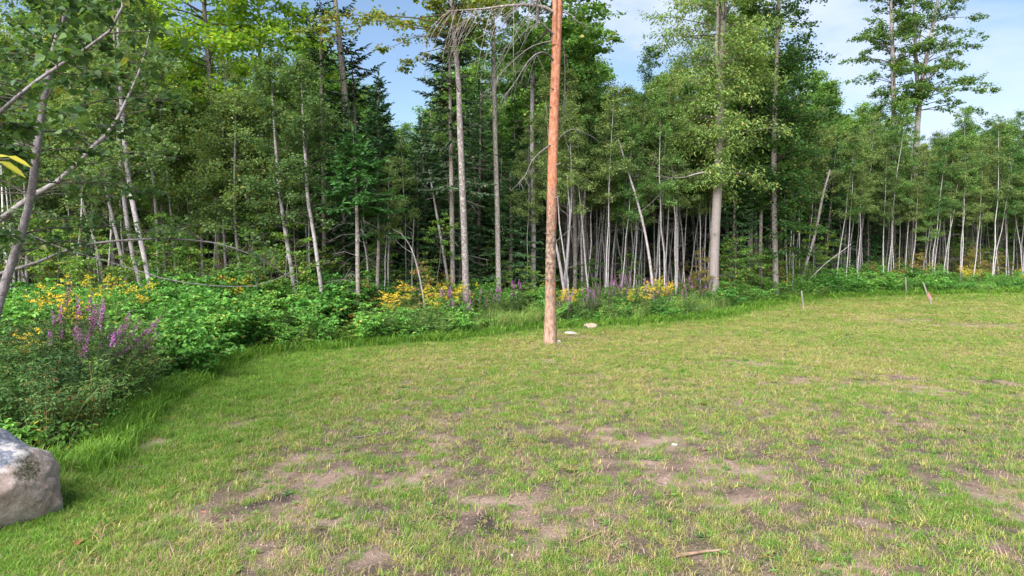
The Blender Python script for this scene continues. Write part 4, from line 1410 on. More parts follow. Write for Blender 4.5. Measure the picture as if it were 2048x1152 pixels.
hero_conifer('spruce_tree', [(702, 600), (701, 450), (697, 330), (692, 220), (682, 110), (672, 20), (664, -60), (655, -200)], 28.5, [17, 16, 15, 14, 12, 10, 8, 3], 'thick dark half-dead spruce leaning left above the small bright one', 'needle_dark', 64, 6.5, 1.7, dead_to=4.5, gap=0.5, per=3, thin=0.45, power=0.3, droop=0.25)
hero_conifer('spruce_tree', [(722, 600), (718, 450), (714, 330), (708, 200), (704, 130), (701, 85)], 29.5, [9, 8, 8, 6, 4, 1], 'sparse spruce with long bare side limbs reaching towards the sky gap', 'needle_dark', 65, 6.0, 2.0, dead_to=1.0, gap=0.42, per=4, thin=0.3, power=0.3, droop=0.15)
hero_conifer('spruce_tree', [(650, 600), (648, 450), (646, 300), (642, 160), (640, 60), (638, -30)], 27.0, [11, 10, 9, 7, 5, 1], 'narrow ragged spruce between the white aspens and the leaning dark spruce', 'needle_dark', 66, 6.0, 1.3, dead_to=1.0, gap=0.42, per=4, thin=0.25, power=0.4, droop=0.3)
hero_conifer('spruce_tree', [(757, 612), (755, 560), (757, 500), (757, 440), (756, 395)], 22.5, [9, 8, 7, 5, 2], 'short spruce trunk with a low light crown right of the small bright spruce', 'needle_bright', 67, 2.9, 1.1, dead_to=0.7, gap=0.28, per=4, thin=0.2)
hero_conifer('spruce_tree', [(1170, 600), (1170, 500), (1169, 400), (1168, 300), (1167, 195)], 32.0, [11, 10, 9, 6, 1], 'dark spruce with grey scaly trunk behind the red pine on its right', 'needle', 68, 6.0, 1.9, dead_to=1.2, gap=0.28, per=6, power=0.8)
hero_conifer('spruce_tree', [(850, 600), (850, 480), (848, 380), (846, 280), (845, 225)], 28.0, [10, 9, 7, 4, 1], 'broad green spruce left of the ragged thin one, below the sky gap', 'needle', 69, 2.4, 2.0, dead_to=0.6, gap=0.28, per=6, power=0.9)
hero_conifer('spruce_tree', [(1022, 600), (1022, 500), (1022, 440), (1020, 350)], 28.5, [9, 8, 5, 1], 'low dark spruce left of the red pine, boughs hanging near the ground', 'needle', 70, 1.2, 1.8, gap=0.25, per=6, droop=0.35)
hero_conifer('spruce_tree', [(795, 600), (795, 500), (795, 400), (795, 270)], 30.0, [9, 8, 6, 1], 'green spruce right of the pointed one, below the sky gap', 'needle_bright', 71, 1.6, 2.1, dead_to=0.5, gap=0.28, per=6)
hero_conifer('spruce_tree', [(1735, 575), (1735, 500), (1735, 450), (1734, 395)], 47.5, [7, 6, 4, 1], 'low green spruce among the right saplings', 'needle_bright', 72, 1.2, 2.0, gap=0.3, per=6)

# leaning white pole and other bare stems
POLES = [
    ('dead_sapling', [(1307, 600), (1302, 540), (1291, 470), (1274, 400), (1255, 340), (1237, 278)], 27.5, [6, 5.5, 5, 4.6, 4, 3.2], 'bare white pole leaning left, broken off at the top', 4, 'bark_aspen'),
    ('dead_sapling', [(1128, 578), (1120, 530), (1112, 490), (1104, 455)], 25.5, [6, 6, 5.5, 4], 'thick bare grey stem leaning left behind the red pine', 1, 'bark_aspen'),
    ('dead_sapling', [(1130, 578), (1136, 500), (1140, 430), (1136, 380), (1135, 350)], 25.7, [4.5, 4, 3.5, 3, 2], 'thin pale stem rising right of the red pine', 4, 'bark_aspen'),
    ('dead_sapling', [(852, 632), (846, 590), (836, 540), (822, 495), (800, 465), (785, 458)], 22.0, [4.5, 4, 3.5, 3, 2.5, 1], 'thin bare whip bending left at its top beside the goldenrod', 2, 'bark_aspen'),
    ('dead_sapling', [(1603, 562), (1615, 520), (1632, 460), (1646, 390), (1660, 340)], 39.5, [6, 5.5, 5, 4.5, 3.5], 'bare grey pole leaning right at the right end of the dark leafy maple', 6, 'bark_aspen'),
    ('dead_sapling', [(1612, 566), (1650, 528), (1690, 498), (1702, 488)], 39.0, [1.8, 1.6, 1.4, 1], 'thin bare pole leaning far over to the right beside the dark leafy maple', 5, 'bark_aspen'),
    ('dead_sapling', [(1522, 560), (1521, 500), (1522, 440), (1522, 402)], 36.5, [8, 7.5, 7, 6], 'short broken grey snag left of the dark leafy maple', 0, 'bark_lichen'),
    ('dead_sapling', [(900, 590), (886, 500), (872, 420), (858, 340)], 26.0, [6, 5.5, 5, 3], 'pale dead stem slanting left behind the ragged thin spruce', 3, 'bark_aspen'),
    ('dead_sapling', [(738, 600), (734, 520), (727, 480), (722, 440)], 23.0, [4, 4, 3, 2], 'thin white stem right of the small bright spruce', 4, 'bark_aspen'),
    ('dead_sapling', [(778, 605), (776, 540), (778, 470), (776, 400)], 23.5, [3.5, 3.5, 3, 2], 'thin pale stem two steps right of the small bright spruce', 5, 'bark_aspen'),
    ('dead_sapling', [(824, 600), (824, 540), (826, 480), (828, 440)], 23.5, [3.5, 3, 3, 1.5], 'thin pale stem above the left end of the goldenrod', 5, 'bark_aspen'),
    ('dead_sapling', [(1354, 600), (1354, 500), (1353, 420), (1353, 362)], 31.0, [5, 4.5, 4, 3], 'straight white pole, bare, left of the yellow-ringed trunk', 3, 'bark_aspen'),
]
for i, (nm, pts, d, w, lab, tw, bm) in enumerate(POLES):
    rg = np.random.default_rng(300 + i)
    path, base = hero_path(pts, d, 14)
    T = MB()
    tube(T, path, hero_rad(w, d, 14, 0.15), 8, 0, 0.5, True, 0.04, rg)
    o = empty(nm, base)
    tag(o, lab, 'dead tree', 'bare dead stems at the forest edge')
    T.build('trunk', [M[bm]], o, True)
    for k in range(tw):
        B = MB()
        s = rg.uniform(0.35, 0.95)
        p = along(path, s)
        a = rg.uniform(0, 6.28)
        dd = np.array((math.cos(a), math.sin(a) * 0.6, rg.uniform(0.2, 0.9)))
        ln = rg.uniform(0.4, 1.1)
        limb(B, rg, [p, p + dd * ln * 0.5, p + dd * ln + np.array((0, 0, 0.1))], 0.012, 0.003, subs=3, sub_len=0.35, n=5, fine=1)
        B.build('branch', [M['dead_wood']], o, True)
LANDMARKS.append((1300, 'the leaning pole'))

# fallen logs
def log(pts, r0, r1, lab, seed):
    rg = np.random.default_rng(seed)
    W = [P(*p) for p in pts]
    W[-1][2] = float(gz(W[-1][0], W[-1][1])) + r1 * 0.6
    path = spline(W, 12)
    base = path[-1].copy()
    base[2] = float(gz(base[0], base[1]))
    o = empty('fallen_log', base)
    tag(o, lab, 'log', 'fallen logs in the wood')
    T = MB()
    tube(T, path - base, np.linspace(r0, r1, 12), 10, 0, 0.5, True, 0.06, rg)
    n = 10
    T.add(np.vstack([(path[0] - base)[None], T.v[0][:n]]), [(0, (q + 1) % n + 1, q + 1) for q in range(n)])
    T.build('trunk', [M['log_bark']], o, True)
    for k in range(3):
        B = MB()
        p = along(path, rg.uniform(0.1, 0.7)) - base
        e = p + np.array((rg.normal(0, .3), rg.normal(0, .3), rg.uniform(0.2, 0.6)))
        limb(B, rg, [p, (p + e) / 2, e], 0.02, 0.006, subs=2, sub_len=0.3, n=4, fine=1)
        B.build('branch', [M['dead_wood']], o, True)


log([(918, 561, 31.2), (985, 578, 30.7), (1046, 592, 30.2), (1062, 597, 30.0)], 0.12, 0.15, 'reddish rotting log lying behind the lichen-spotted trunk, sloping down to the right', 1)
log([(940, 550, 32.6), (1010, 572, 31.8), (1060, 588, 31.2), (1082, 595, 31.0)], 0.10, 0.13, 'grey fallen log just above the reddish one', 2)
log([(960, 558, 31.5), (900, 573, 30.6), (850, 586, 29.6), (828, 592, 29.2)], 0.08, 0.11, 'dark fallen log sloping down to the left behind the goldenrod', 3)

# ------------------------------------------------------------------ the forest
RS = random.Random(8)
FRONT = [(-200, 17), (300, 19.0), (600, 19.4), (760, 20.5), (900, 21.5), (1060, 24), (1230, 26), (1440, 30), (1520, 34), (1620, 38.2), (1810, 42), (2048, 44), (2300, 46)]
SKYLINE = [(-200, 60), (0, 60), (60, 40), (110, -200), (270, -150), (340, 120), (520, 180), (600, 160), (640, 50), (700, 120), (745, 210), (800, 255), (850, 245), (890, 140), (930, -50), (1010, -100), (1150, -60), (1190, 150),
           (1240, 225), (1290, 205), (1330, 110), (1370, -50), (1560, -80), (1620, 110), (1660, 180), (1710, 200), (1760, 200), (1800, 270), (1835, 320), (1865, 270), (1890, 220), (1940, 225), (1990, 195), (2048, 235), (2300, 230)]



def interp(tab, x):
    return float(np.interp(x, [a for a, _ in tab], [b for _, b in tab]))


LAB = {}
placed = []
PROTO = {}
for k, n, s0 in (('sapling', 8, 500), ('aspen', 4, 520), ('maple', 4, 540), ('spruce', 3, 560), ('tall_spruce', 3, 580), ('understory', 4, 600)):
    PROTO[k] = [tree_proto(k, s0 + i) for i in range(n)]
PROTO['autumn'] = []
for i in range(2):
    p = tree_proto('understory', 640 + i)
    for pn, me in p.parts:
        me.materials[0] = M['leaf_autumn']
    PROTO['autumn'].append(p)
HEIGHT = {'sapling': 10.8, 'aspen': 13.2, 'maple': 16, 'spruce': 9.8, 'tall_spruce': 16, 'understory': 3.9, 'autumn': 3.9}
TNAME = {'sapling': ('aspen_sapling', 'thin aspen'), 'aspen': ('aspen_tree', 'leafy aspen'), 'maple': ('maple_tree', 'broad maple'), 'spruce': ('spruce_tree', 'full spruce'),
         'tall_spruce': ('spruce_tree', 'ragged spruce'), 'understory': ('hardwood_seedling', 'low hardwood'), 'autumn': ('hardwood_seedling', 'yellowing hardwood')}


def fill(kind, px0, px1, o0, o1, n, dmin, s0=0.85, s1=1.12, lean=0.04, hug=False):
    got = tries = 0
    while got < n and tries < n * 60:
        tries += 1
        px = RS.uniform(px0, px1)
        d = interp(FRONT, px) + RS.uniform(o0, o1)
        p = P(px, 560, d)
        x, y = p[0], p[1]
        if any((x - a) ** 2 + (y - b) ** 2 < (dmin * 0.5 + r * 0.5) ** 2 for a, b, r in placed):
            continue
        if edge1(x, y) < 0.7:
            continue
        s = RS.uniform(s0, s1)
        if kind not in ('understory', 'autumn'):
            top = interp(SKYLINE, px) + 120 * RS.random() ** 1.6 - 12
            hmax = P(px, top, d)[2]
            if HEIGHT[kind] * s > hmax:
                s = hmax / HEIGHT[kind]
            if s < 0.5:
                continue
        nm, what = TNAME[kind]
        place(RS.choice(PROTO[kind]), nm, x, y, 'tree', what, {'sapling': 'thin pale aspens crowding the forest edge', 'aspen': 'leafy aspens in the wood', 'maple': 'maples filling the wood', 'spruce': 'dark spruces in the wood',
              'tall_spruce': 'tall ragged spruces in the wood', 'understory': 'low hardwoods under the trees', 'autumn': 'low hardwoods under the trees'}[kind], scale=s, tilt=(RS.gauss(0, lean), RS.gauss(0, lean)), rng=RS)
        placed.append((x, y, dmin))
        got += 1


# thin stands
fill('sapling', 1120, 1420, 0.8, 18, 112, 0.42, 0.8, 1.1, 0.06)
fill('sapling', 1560, 2160, 1.0, 13, 138, 0.5, 0.82, 1.1, 0.045)
fill('sapling', 760, 1120, 2.0, 12, 9, 0.7, 0.6, 1.0, 0.05)
fill('sapling', -150, 640, 2.5, 12, 40, 0.7, 0.8, 1.1, 0.05)
# leafy wall at the left
fill('aspen', -200, 640, 3.5, 14, 22, 1.5, 0.85, 1.1)
fill('maple', -250, 620, 11, 26, 12, 2.5, 0.85, 1.2)
fill('spruce', -150, 640, 8, 22, 14, 1.8, 0.7, 1.1)
# spruce thicket of the middle
fill('spruce', 640, 1110, 5, 22, 44, 1.7, 0.55, 1.1)
fill('tall_spruce', 560, 760, 8, 22, 6, 2.2)
fill('tall_spruce', 880, 1160, 6, 20, 8, 2.2)
fill('maple', 930, 1190, 9, 24, 6, 2.5, 0.8, 1.1)
# behind the ringed trunk, the right stand
fill('maple', 1190, 1420, 12, 28, 10, 2.5, 0.55, 1.0)
fill('spruce', 1150, 1440, 10, 24, 16, 1.8, 0.6, 1.0)
fill('maple', 1420, 1640, 5, 24, 16, 2.4, 0.7, 1.15)
fill('spruce', 1440, 1700, 3.5, 16, 12, 1.8, 0.5, 1.0)
fill('maple', 1640, 2250, 10, 30, 22, 2.8, 0.6, 0.95)
fill('spruce', 1640, 2200, 8, 24, 16, 2.0, 0.5, 1.0)
# understory
fill('understory', -200, 640, 1.2, 9, 46, 0.9, 0.5, 1.0, 0.08)
fill('understory', 640, 1440, 2.5, 10, 22, 0.9, 0.35, 0.8, 0.08)
fill('understory', 1440, 1660, 0.8, 8, 16, 0.9, 0.45, 1.0, 0.08)
fill('understory', 1660, 2160, 4, 12, 20, 0.9, 0.45, 1.0, 0.08)
fill('autumn', 100, 900, 1.2, 7, 14, 0.9, 0.35, 0.75, 0.08)
fill('autumn', 1250, 2050, 0.8, 7, 20, 0.9, 0.3, 0.7, 0.08)

# the mass of wood beyond, and weeds on the forest floor
def woodland():
    rg = np.random.default_rng(91)
    protos = [tree_proto('maple', 700, True), tree_proto('maple', 701, True), tree_proto('aspen', 702, True), tree_proto('spruce', 703, True), tree_proto('spruce', 704, True), tree_proto('aspen', 705, True)]
    pts, pick, scl = [], [], []
    for i in range(1500):
        px = rg.uniform(-700, 2750)
        d = interp(FRONT, px) + rg.uniform(20, 60)
        k = int(rg.integers(0, 6))
        H = (16, 16, 13.2, 9.8, 9.8, 13.2)[k]
        hm = P(px, interp(SKYLINE, px) + rg.uniform(15, 90), d)[2]
        s = min(hm / H, rg.uniform(0.8, 1.15))
        if s < 0.35:
            continue
        p = P(px, 560, d)
        pts.append((p[0], p[1], 0.55)); pick.append(k); scl.append((s * 1.1, s * 1.1, s))
    n = len(pts)
    scatter('woodland', protos, pts, pick, scl, np.stack([np.zeros(n), np.zeros(n), rg.uniform(0, 6.28, n)], -1))


woodland()


def undergrowth():
    rg = np.random.default_rng(92)
    def one(pr):
        o = bpy.data.objects.new('u', pr.parts[0][1])
        return o
    protos = [one(cane_bush(800 + i, 0.55, 0.45, 7, m, 0.075, 0.6, 14)) for i, m in enumerate(('leaf_rasp', 'leaf_under', 'leaf_weed', 'leaf_under', 'leaf_autumn'))] + [one(fern_proto(820, 8, 0.5)), one(reed_proto(821, 60, 0.45))]
    n = 9000
    px = rg.uniform(-400, 2500, n)
    d = np.interp(px, [a for a, _ in FRONT], [b for _, b in FRONT]) + rg.uniform(-3.5, 16, n)
    x = (px - 1024) / F_PX * d
    nl = 900
    x = np.concatenate([x, rg.uniform(-14, -5.5, nl)])
    d = np.concatenate([d, rg.uniform(7.5, 18, nl)])
    ed = edge_dist(x, d)
    k = (ed > 0.05) & ((ed < 4) | (rg.random(len(x)) < 0.55))
    x, d, ed = x[k], d[k], ed[k]
    n = len(x)
    r = rg.random(n)
    pick = np.where(ed < 2.5, np.where(r < .45, 0, np.where(r < .6, 2, np.where(r < .8, 6, 1))), np.where(r < .35, 1, np.where(r < .6, 3, np.where(r < .75, 5, np.where(r < .9, 2, 4)))))
    s = rg.uniform(0.6, 1.2, n) * np.where(ed < 0.5, 0.65, 1.0)
    scatter('undergrowth', protos, np.stack([x, d, gz(x, d) - 0.02], -1), pick, np.stack([s, s, s], -1), np.stack([np.zeros(n), np.zeros(n), rg.uniform(0, 6.28, n)], -1))


undergrowth()

# ------------------------------------------------------------------ plants along the lawn's edge
PL = {
    'rasp': [cane_bush(850 + i, 1.1, 0.85, 13, 'leaf_rasp', (0.095, 0.07, 0.08, 0.065, 0.085)[i], 0.6, 30) for i in range(5)],
    'weed': [cane_bush(860 + i, 1.05, 0.6, 13, 'leaf_weed', 0.065, 0.36, 34) for i in range(3)],
    'gold': [stem_plant(870 + i, 'gold', 1.2, 9, 0.4) for i in range(4)],
    'purple': [stem_plant(880 + i, 'purple', 1.3, 8, 0.6) for i in range(4)],
    'fern': [fern_proto(890 + i) for i in range(3)],
    'reed': [reed_proto(895 + i) for i in range(3)],
    'dark': [cane_bush(840 + i, 1.2, 0.55, 15, 'leaf_dark', 0.065, 0.30, 40) for i in range(3)],
    'autumn': [cane_bush(865 + i, 0.8, 0.6, 9, 'leaf_autumn', 0.08, 0.6, 20) for i in range(2)],
}
PN = {'rasp': ('raspberry_bush', 'bush', 'green raspberry bush', 'raspberry bushes along the lawn edge'), 'weed': ('leafy_weed', 'weed', 'narrow-leaved weed', 'leafy weeds along the lawn edge'),
      'gold': ('goldenrod_plant', 'plant', 'yellow goldenrod', 'goldenrods along the lawn edge'), 'purple': ('loosestrife_plant', 'plant', 'purple loosestrife', 'purple loosestrife along the lawn edge'),
      'fern': ('fern_plant', 'fern', 'green fern', 'ferns along the lawn edge'), 'reed': ('grass_clump', 'grass clump', 'clump of long grass', 'long grass clumps along the lawn edge'),
      'dark': ('leafy_weed', 'weed', 'dark fine-leaved weed', 'leafy weeds along the lawn edge'),
      'autumn': ('yellowing_bush', 'bush', 'yellowing bush', 'yellowing bushes along the lawn edge')}
edge_placed = []


def band(kind, px0, px1, e0, e1, n, dmin, s0=0.85, s1=1.15, yr=(7.5, 50), tilt=0.06, lean=0.0):
    nm, cat, what, grp = PN[kind]
    got = tries = 0
    while got < n and tries < n * 400:
        tries += 1
        px = RS.uniform(px0, px1)
        if yr == (7.5, 50):
            d = interp(FRONT, px) + RS.uniform(-6, 7)
        else:
            d = RS.uniform(*yr)
        x = (px - 1024) / F_PX * d
        if not e0 <= edge1(x, d) <= e1:
            continue
        if any((x - a) ** 2 + (d - b) ** 2 < (dmin * .5 + r * .5) ** 2 for a, b, r in edge_placed):
            continue
        place(RS.choice(PL[kind]), nm, x, d, cat, what, grp, scale=RS.uniform(s0, s1), rot=RS.uniform(-.5, .5) if lean else None, tilt=(RS.gauss(0, tilt), lean + RS.gauss(0, tilt)), rng=RS)
        edge_placed.append((x, d, dmin))
        got += 1


# blooms first: they stand where the photograph has them
band('purple', 90, 215, 0.6, 2.0, 4, 0.5, 1.1, 1.45, (11.0, 13.2), 0.08, 0.36)
band('purple', 890, 965, 0.5, 1.6, 3, 0.35)
band('purple', 1108, 1135, 0.3, 1.4, 2, 0.3, .8, 1)
band('purple', 1175, 1320, 0.7, 2.4, 12, 0.4, 0.9, 1.2)
band('purple', 1365, 1412, 0.8, 2.2, 4, 0.35)
band('purple', 1005, 1050, 0.8, 2.0, 1, 0.35)
band('gold', 70, 230, 2.0, 5, 3, 0.7, 1.05, 1.25, (13, 17))
band('gold', 240, 500, 2.2, 4.5, 2, 0.6, 1.1, 1.3)
band('gold', 30, 130, 0.9, 2.6, 1, 0.5, .8, 1.0, (9.5, 12))
band('gold', 735, 960, 0.9, 2.6, 7, 0.4, 0.95, 1.2)
band('gold', 1110, 1345, 0.4, 2.6, 9, 0.4, 0.8, 1.2)
band('gold', 1420, 1460, 0.6, 1.8, 1, 0.4)
band('gold', 1500, 1590, 1.0, 2.8, 5, 0.45, 1, 1.2)
band('gold', 1900, 2060, 0.8, 2.4, 4, 0.5, 0.9, 1.1)
band('reed', 940, 1095, 0.05, 1.6, 17, 0.35, 0.6, 0.9)
band('reed', 1270, 1450, 0.2, 1.5, 14, 0.4, 0.75, 1.05)
band('fern', 1445, 1580, 0.25, 1.8, 18, 0.5, 0.8, 1.1)
band('fern', 500, 760, 0.3, 1.5, 8, 0.6, 0.6, 0.9)
band('autumn', 560, 740, 0.4, 1.6, 4, 0.5)
band('autumn', 1330, 1560, 0.9, 2.6, 9, 0.5)
band('autumn', 60, 220, 0.3, 1.4, 3, 0.5, .6, .8, (9.3, 12.5))
band('weed', -60, 330, 0.25, 3.5, 20, 0.55, 0.9, 1.3, (8.8, 16))
band('weed', 560, 1440, 0.3, 2.6, 28, 0.6, 0.8, 1.15)
band('weed', 1440, 2100, 0.4, 2.4, 14, 0.6, 0.7, 1.0)
band('dark', -40, 280, 0.3, 2.6, 20, 0.5, 0.85, 1.25, (9.0, 13.5), 0.1)
band('rasp', -100, 330, 0.3, 7, 44, 0.62, 1.0, 1.35, (12.5, 19))
band('rasp', 60, 330, 0.25, 1.6, 7, 0.6, 0.6, 0.85, (8.8, 13))
band('rasp', 290, 760, 0.25, 4.5, 95, 0.52, 1.0, 1.45)
band('rasp', 760, 1110, 0.25, 3.2, 34, 0.52, 0.75, 1.1)
band('rasp', 1110, 1440, 0.3, 2.8, 26, 0.55, 0.7, 1.0)
band('rasp', 1440, 1880, 0.25, 3.8, 70, 0.6, 0.95, 1.4)
band('rasp', 1880, 2150, 0.25, 2.8, 26, 0.75, 0.75, 1.1)

for bx_, by_ in ((20, 1052), (62, 1040), (100, 1015), (128, 985), (140, 955), (-30, 1075)):
    g_ = G(bx_, by_)
    place(RS.choice(PL['reed']), 'grass_clump', g_[0], g_[1], 'grass clump', 'boulder grass clump', 'grass clumps round the boulder', scale=RS.uniform(0.24, 0.36), rng=RS)

# ------------------------------------------------------------------ boulder, rocks and stones
import bmesh


def stone_mesh(name, seed, rx, ry, rz, mat, sub=4, planes=7, amp=0.10, cut=0.80):
    rg = np.random.default_rng(seed)
    bm = bmesh.new()
    bmesh.ops.create_icosphere(bm, subdivisions=sub, radius=1.0)
    co = np.array([v.co[:] for v in bm.verts])
    for k in range(planes):
        nrm = unit(rg.normal(0, 1, 3))
        h = rg.uniform(cut, 0.95)
        dd = co @ nrm
        co = co - nrm[None] * np.maximum(0, dd - h)[:, None] * 0.92
    nz = (fbm(co[:, 0] + 9 * seed, co[:, 1] + co[:, 2] * 1.7, 1.7, 5, seed) - 0.5) * amp * 2 + (fbm(co[:, 0] - co[:, 2] * 1.3, co[:, 1] + 3, 6, 4, seed + 4) - 0.5) * amp * 0.6
    co = co * (1 + nz[:, None]) * np.array((rx, ry, rz))
    for v, c in zip(bm.verts, co):
        v.co = c
    me = bpy.data.meshes.new(name)
    bm.to_mesh(me)
    bm.free()
    for p in me.polygons:
        p.use_smooth = True
    me.materials.append(mat)
    return me


def rock_mat(name, stops, boulder=False):
    m, N, K = new_mat(name)
    tc = N.new('ShaderNodeTexCoord')
    vec = tc.outputs['Object']
    f = noise_node(N, K, vec, 5, 8, 0.65)
    f2 = noise_node(N, K, vec, 40, 5, 0.7)
    col = ramp_node(N, K, f, stops)
    col = mix_node(N, K, 0.5, col, ramp_node(N, K, f2, [(0.3, (0.6, 0.6, 0.6)), (0.6, (1.05, 1.05, 1.05)), (0.75, (1.3, 1.3, 1.3))]), 'MULTIPLY')
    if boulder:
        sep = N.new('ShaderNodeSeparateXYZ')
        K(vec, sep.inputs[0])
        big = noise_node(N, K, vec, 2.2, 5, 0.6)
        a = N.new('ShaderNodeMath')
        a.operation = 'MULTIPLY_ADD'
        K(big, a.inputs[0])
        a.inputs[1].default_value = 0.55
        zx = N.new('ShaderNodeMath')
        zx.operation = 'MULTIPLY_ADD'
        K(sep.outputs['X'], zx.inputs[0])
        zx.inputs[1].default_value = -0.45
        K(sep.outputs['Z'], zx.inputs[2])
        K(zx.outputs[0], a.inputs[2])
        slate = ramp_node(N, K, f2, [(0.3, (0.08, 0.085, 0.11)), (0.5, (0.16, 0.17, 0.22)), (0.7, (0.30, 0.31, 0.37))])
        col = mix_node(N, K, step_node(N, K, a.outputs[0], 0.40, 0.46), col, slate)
        vn = noise_node(N, K, vec, 3.2, 6, 0.7, (1, 1, 2.2))
        band_ = step_node(N, K, a.outputs[0], 0.30, 0.42)
        band2 = step_node(N, K, vn, 0.50, 0.56)
        mm = N.new('ShaderNodeMath')
        mm.operation = 'MULTIPLY'
        K(band_, mm.inputs[0]); K(band2, mm.inputs[1])
        col = mix_node(N, K, mm.outputs[0], col, (0.42, 0.39, 0.38))
        moss = N.new('ShaderNodeVectorMath')
        moss.operation = 'DISTANCE'
        K(vec, moss.inputs[0])
        moss.inputs[1].default_value = MOSS
        mo = N.new('ShaderNodeMath')
        mo.operation = 'MULTIPLY_ADD'
        K(f2, mo.inputs[0])
        mo.inputs[1].default_value = 0.55
        K(moss.outputs['Value'], mo.inputs[2])
        col = mix_node(N, K, step_node(N, K, mo.outputs[0], 0.30, 0.44, 0.9, 0), col, (0.045, 0.055, 0.02))
    return finish(m, N, K, col, 0.85, f2, 0.6, 0.02)


MOSS = (0.78, -0.18, 0.36)
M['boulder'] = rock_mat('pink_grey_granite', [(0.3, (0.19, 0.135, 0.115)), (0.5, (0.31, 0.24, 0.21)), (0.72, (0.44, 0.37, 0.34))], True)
M['rock'] = rock_mat('tan_rock', [(0.3, (0.20, 0.145, 0.10)), (0.5, (0.33, 0.25, 0.18)), (0.72, (0.45, 0.37, 0.29))])
M['pale_rock'] = rock_mat('pale_rock', [(0.3, (0.28, 0.25, 0.225)), (0.5, (0.43, 0.40, 0.37)), (0.72, (0.56, 0.54, 0.51))])


def single(name, me, loc, rot, label, cat, group=None):
    o = bpy.data.objects.new(name, me)
    COL.objects.link(o)
    o.location, o.rotation_euler = loc, rot
    return tag(o, label, cat, group)


gb = G(-200, 1094)
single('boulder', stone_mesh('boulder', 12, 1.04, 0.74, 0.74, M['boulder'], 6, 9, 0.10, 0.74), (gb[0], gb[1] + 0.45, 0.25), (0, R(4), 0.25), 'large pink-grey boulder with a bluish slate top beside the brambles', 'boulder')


def rock_at(name, px, py, wpx, hz, mat, seed, label, cat, group=None, flat=1.0, sub=3):
    g = G(px, py)
    r = wpx / 2 * g[1] / F_PX
    me = stone_mesh(name, seed, r, r * 0.8, hz, mat, sub, 6, 0.12)
    return single(name, me, (g[0], g[1], float(gz(g[0], g[1])) + hz * 0.28), (RS.gauss(0, .08), RS.gauss(0, .08), RS.uniform(0, 6)), label, cat, group)


rock_at('rock', 1182, 657, 33, 0.16, M['rock'], 5, 'tan rock lying at the lawn edge right of the red pine', 'rock', None, 1, 4)
rock_at('rock', 1143, 668, 30, 0.06, M['pale_rock'], 6, 'flat white rock sunk in the lawn right of the red pine', 'rock', None, 1, 4)
rock_at('rock', 1117, 689, 12, 0.10, M['pale_rock'], 7, 'small pale rock touching the foot of the red pine', 'rock')
for i, (px, py, w, lab) in enumerate([(1350, 891, 17, 'flat white stone on the bare soil in the middle of the lawn'), (1830, 734, 8, 'small white stone far out on the right of the lawn'), (381, 876, 11, 'pale flat stone on the lawn right of the boulder'),
                                      (327, 788, 12, 'grey stone at the foot of the raspberry bushes'), (914, 938, 8, 'small grey pebble left of the middle of the lawn'), (1024, 1112, 7, 'round pebble at the front of the lawn'),
                                      (845, 1141, 8, 'pebble at the very front of the lawn, left of the round one'), (1271, 884, 7, 'brown pebble left of the flat white stone')]):
    rock_at('stone', px, py, w, 0.018, M['pale_rock' if i in (0, 1, 2, 5) else 'rock'], 30 + i, lab, 'stone', 'loose stones on the lawn')

# ------------------------------------------------------------------ survey stakes
mw, N_, K_ = new_mat('weathered_stake_wood')
tcw = N_.new('ShaderNodeTexCoord')
fw = noise_node(N_, K_, tcw.outputs['Object'], 30, 5, 0.6, (1, 1, 0.08))
M['stake'] = finish(mw, N_, K_, ramp_node(N_, K_, fw, [(0.3, (0.11, 0.092, 0.078)), (0.5, (0.20, 0.18, 0.158)), (0.7, (0.29, 0.265, 0.24))]), 0.85, fw, 0.4, 0.005)
mw, N_, K_ = new_mat('pink_flagging')
M['ribbon'] = finish(mw, N_, K_, (0.55, 0.14, 0.20), 0.5)


def stake(foot, top, label, w=0.045, t=0.022, ribbon=False):
    g = G(*foot)
    d = g[1]
    tp = P(top[0], top[1], d)
    ax = tp - g
    ln = float(np.linalg.norm(ax))
    o = empty('survey_stake', (g[0], g[1], float(gz(g[0], g[1]))), (0, math.atan2(ax[0], ax[2]), 0))
    tag(o, label, 'stake', 'wooden survey stakes on the lawn')
    C = MB()
    zz = [-0.12, ln - 0.05, ln]
    v, f = [], []
    for z, k in zip(zz, (1, 1, 0.8)):
        v += [(-w / 2 * k, -t / 2 * k, z), (w / 2 * k, -t / 2 * k, z), (w / 2 * k, t / 2 * k, z), (-w / 2 * k, t / 2 * k, z)]
    for q in range(2):
        for j in range(4):
            f.append((q * 4 + j, q * 4 + (j + 1) % 4, q * 4 + 4 + (j + 1) % 4, q * 4 + 4 + j))
    f.append((8, 9, 10, 11))
    C.add(v, f)
    C.build('post', [M['stake']], o)
    if ribbon:
        C = MB()
        a, b = w / 2 + 0.006, t / 2 + 0.006
        z = ln * 0.42
        ring = [(-a, -b), (a, -b), (a, b), (-a, b)]
        v = [(x, y, z + h) for h in (-0.03, 0.03) for x, y in ring]
        C.add(v, [(j, (j + 1) % 4, 4 + (j + 1) % 4, 4 + j) for j in range(4)])
        tail = [(a - 0.01, -b - 0.004, z + 0.02), (a + 0.04, -b - 0.02, z + 0.02), (a + 0.055, -b - 0.03, z - 0.10), (a + 0.01, -b - 0.025, z - 0.11), (a + 0.05, -b - 0.035, z - 0.26), (a + 0.0, -b - 0.03, z - 0.25)]
        C.add(tail, [(0, 1, 2, 3), (3, 2, 4, 5)])
        up = [(a - 0.005, -b - 0.004, z), (a + 0.03, -b - 0.01, z), (a + 0.045, -b - 0.02, z + 0.16), (a + 0.005, -b - 0.02, z + 0.15)]
        C.add(up, [(0, 1, 2, 3)])
        C.build('ribbon', [M['ribbon']], o)


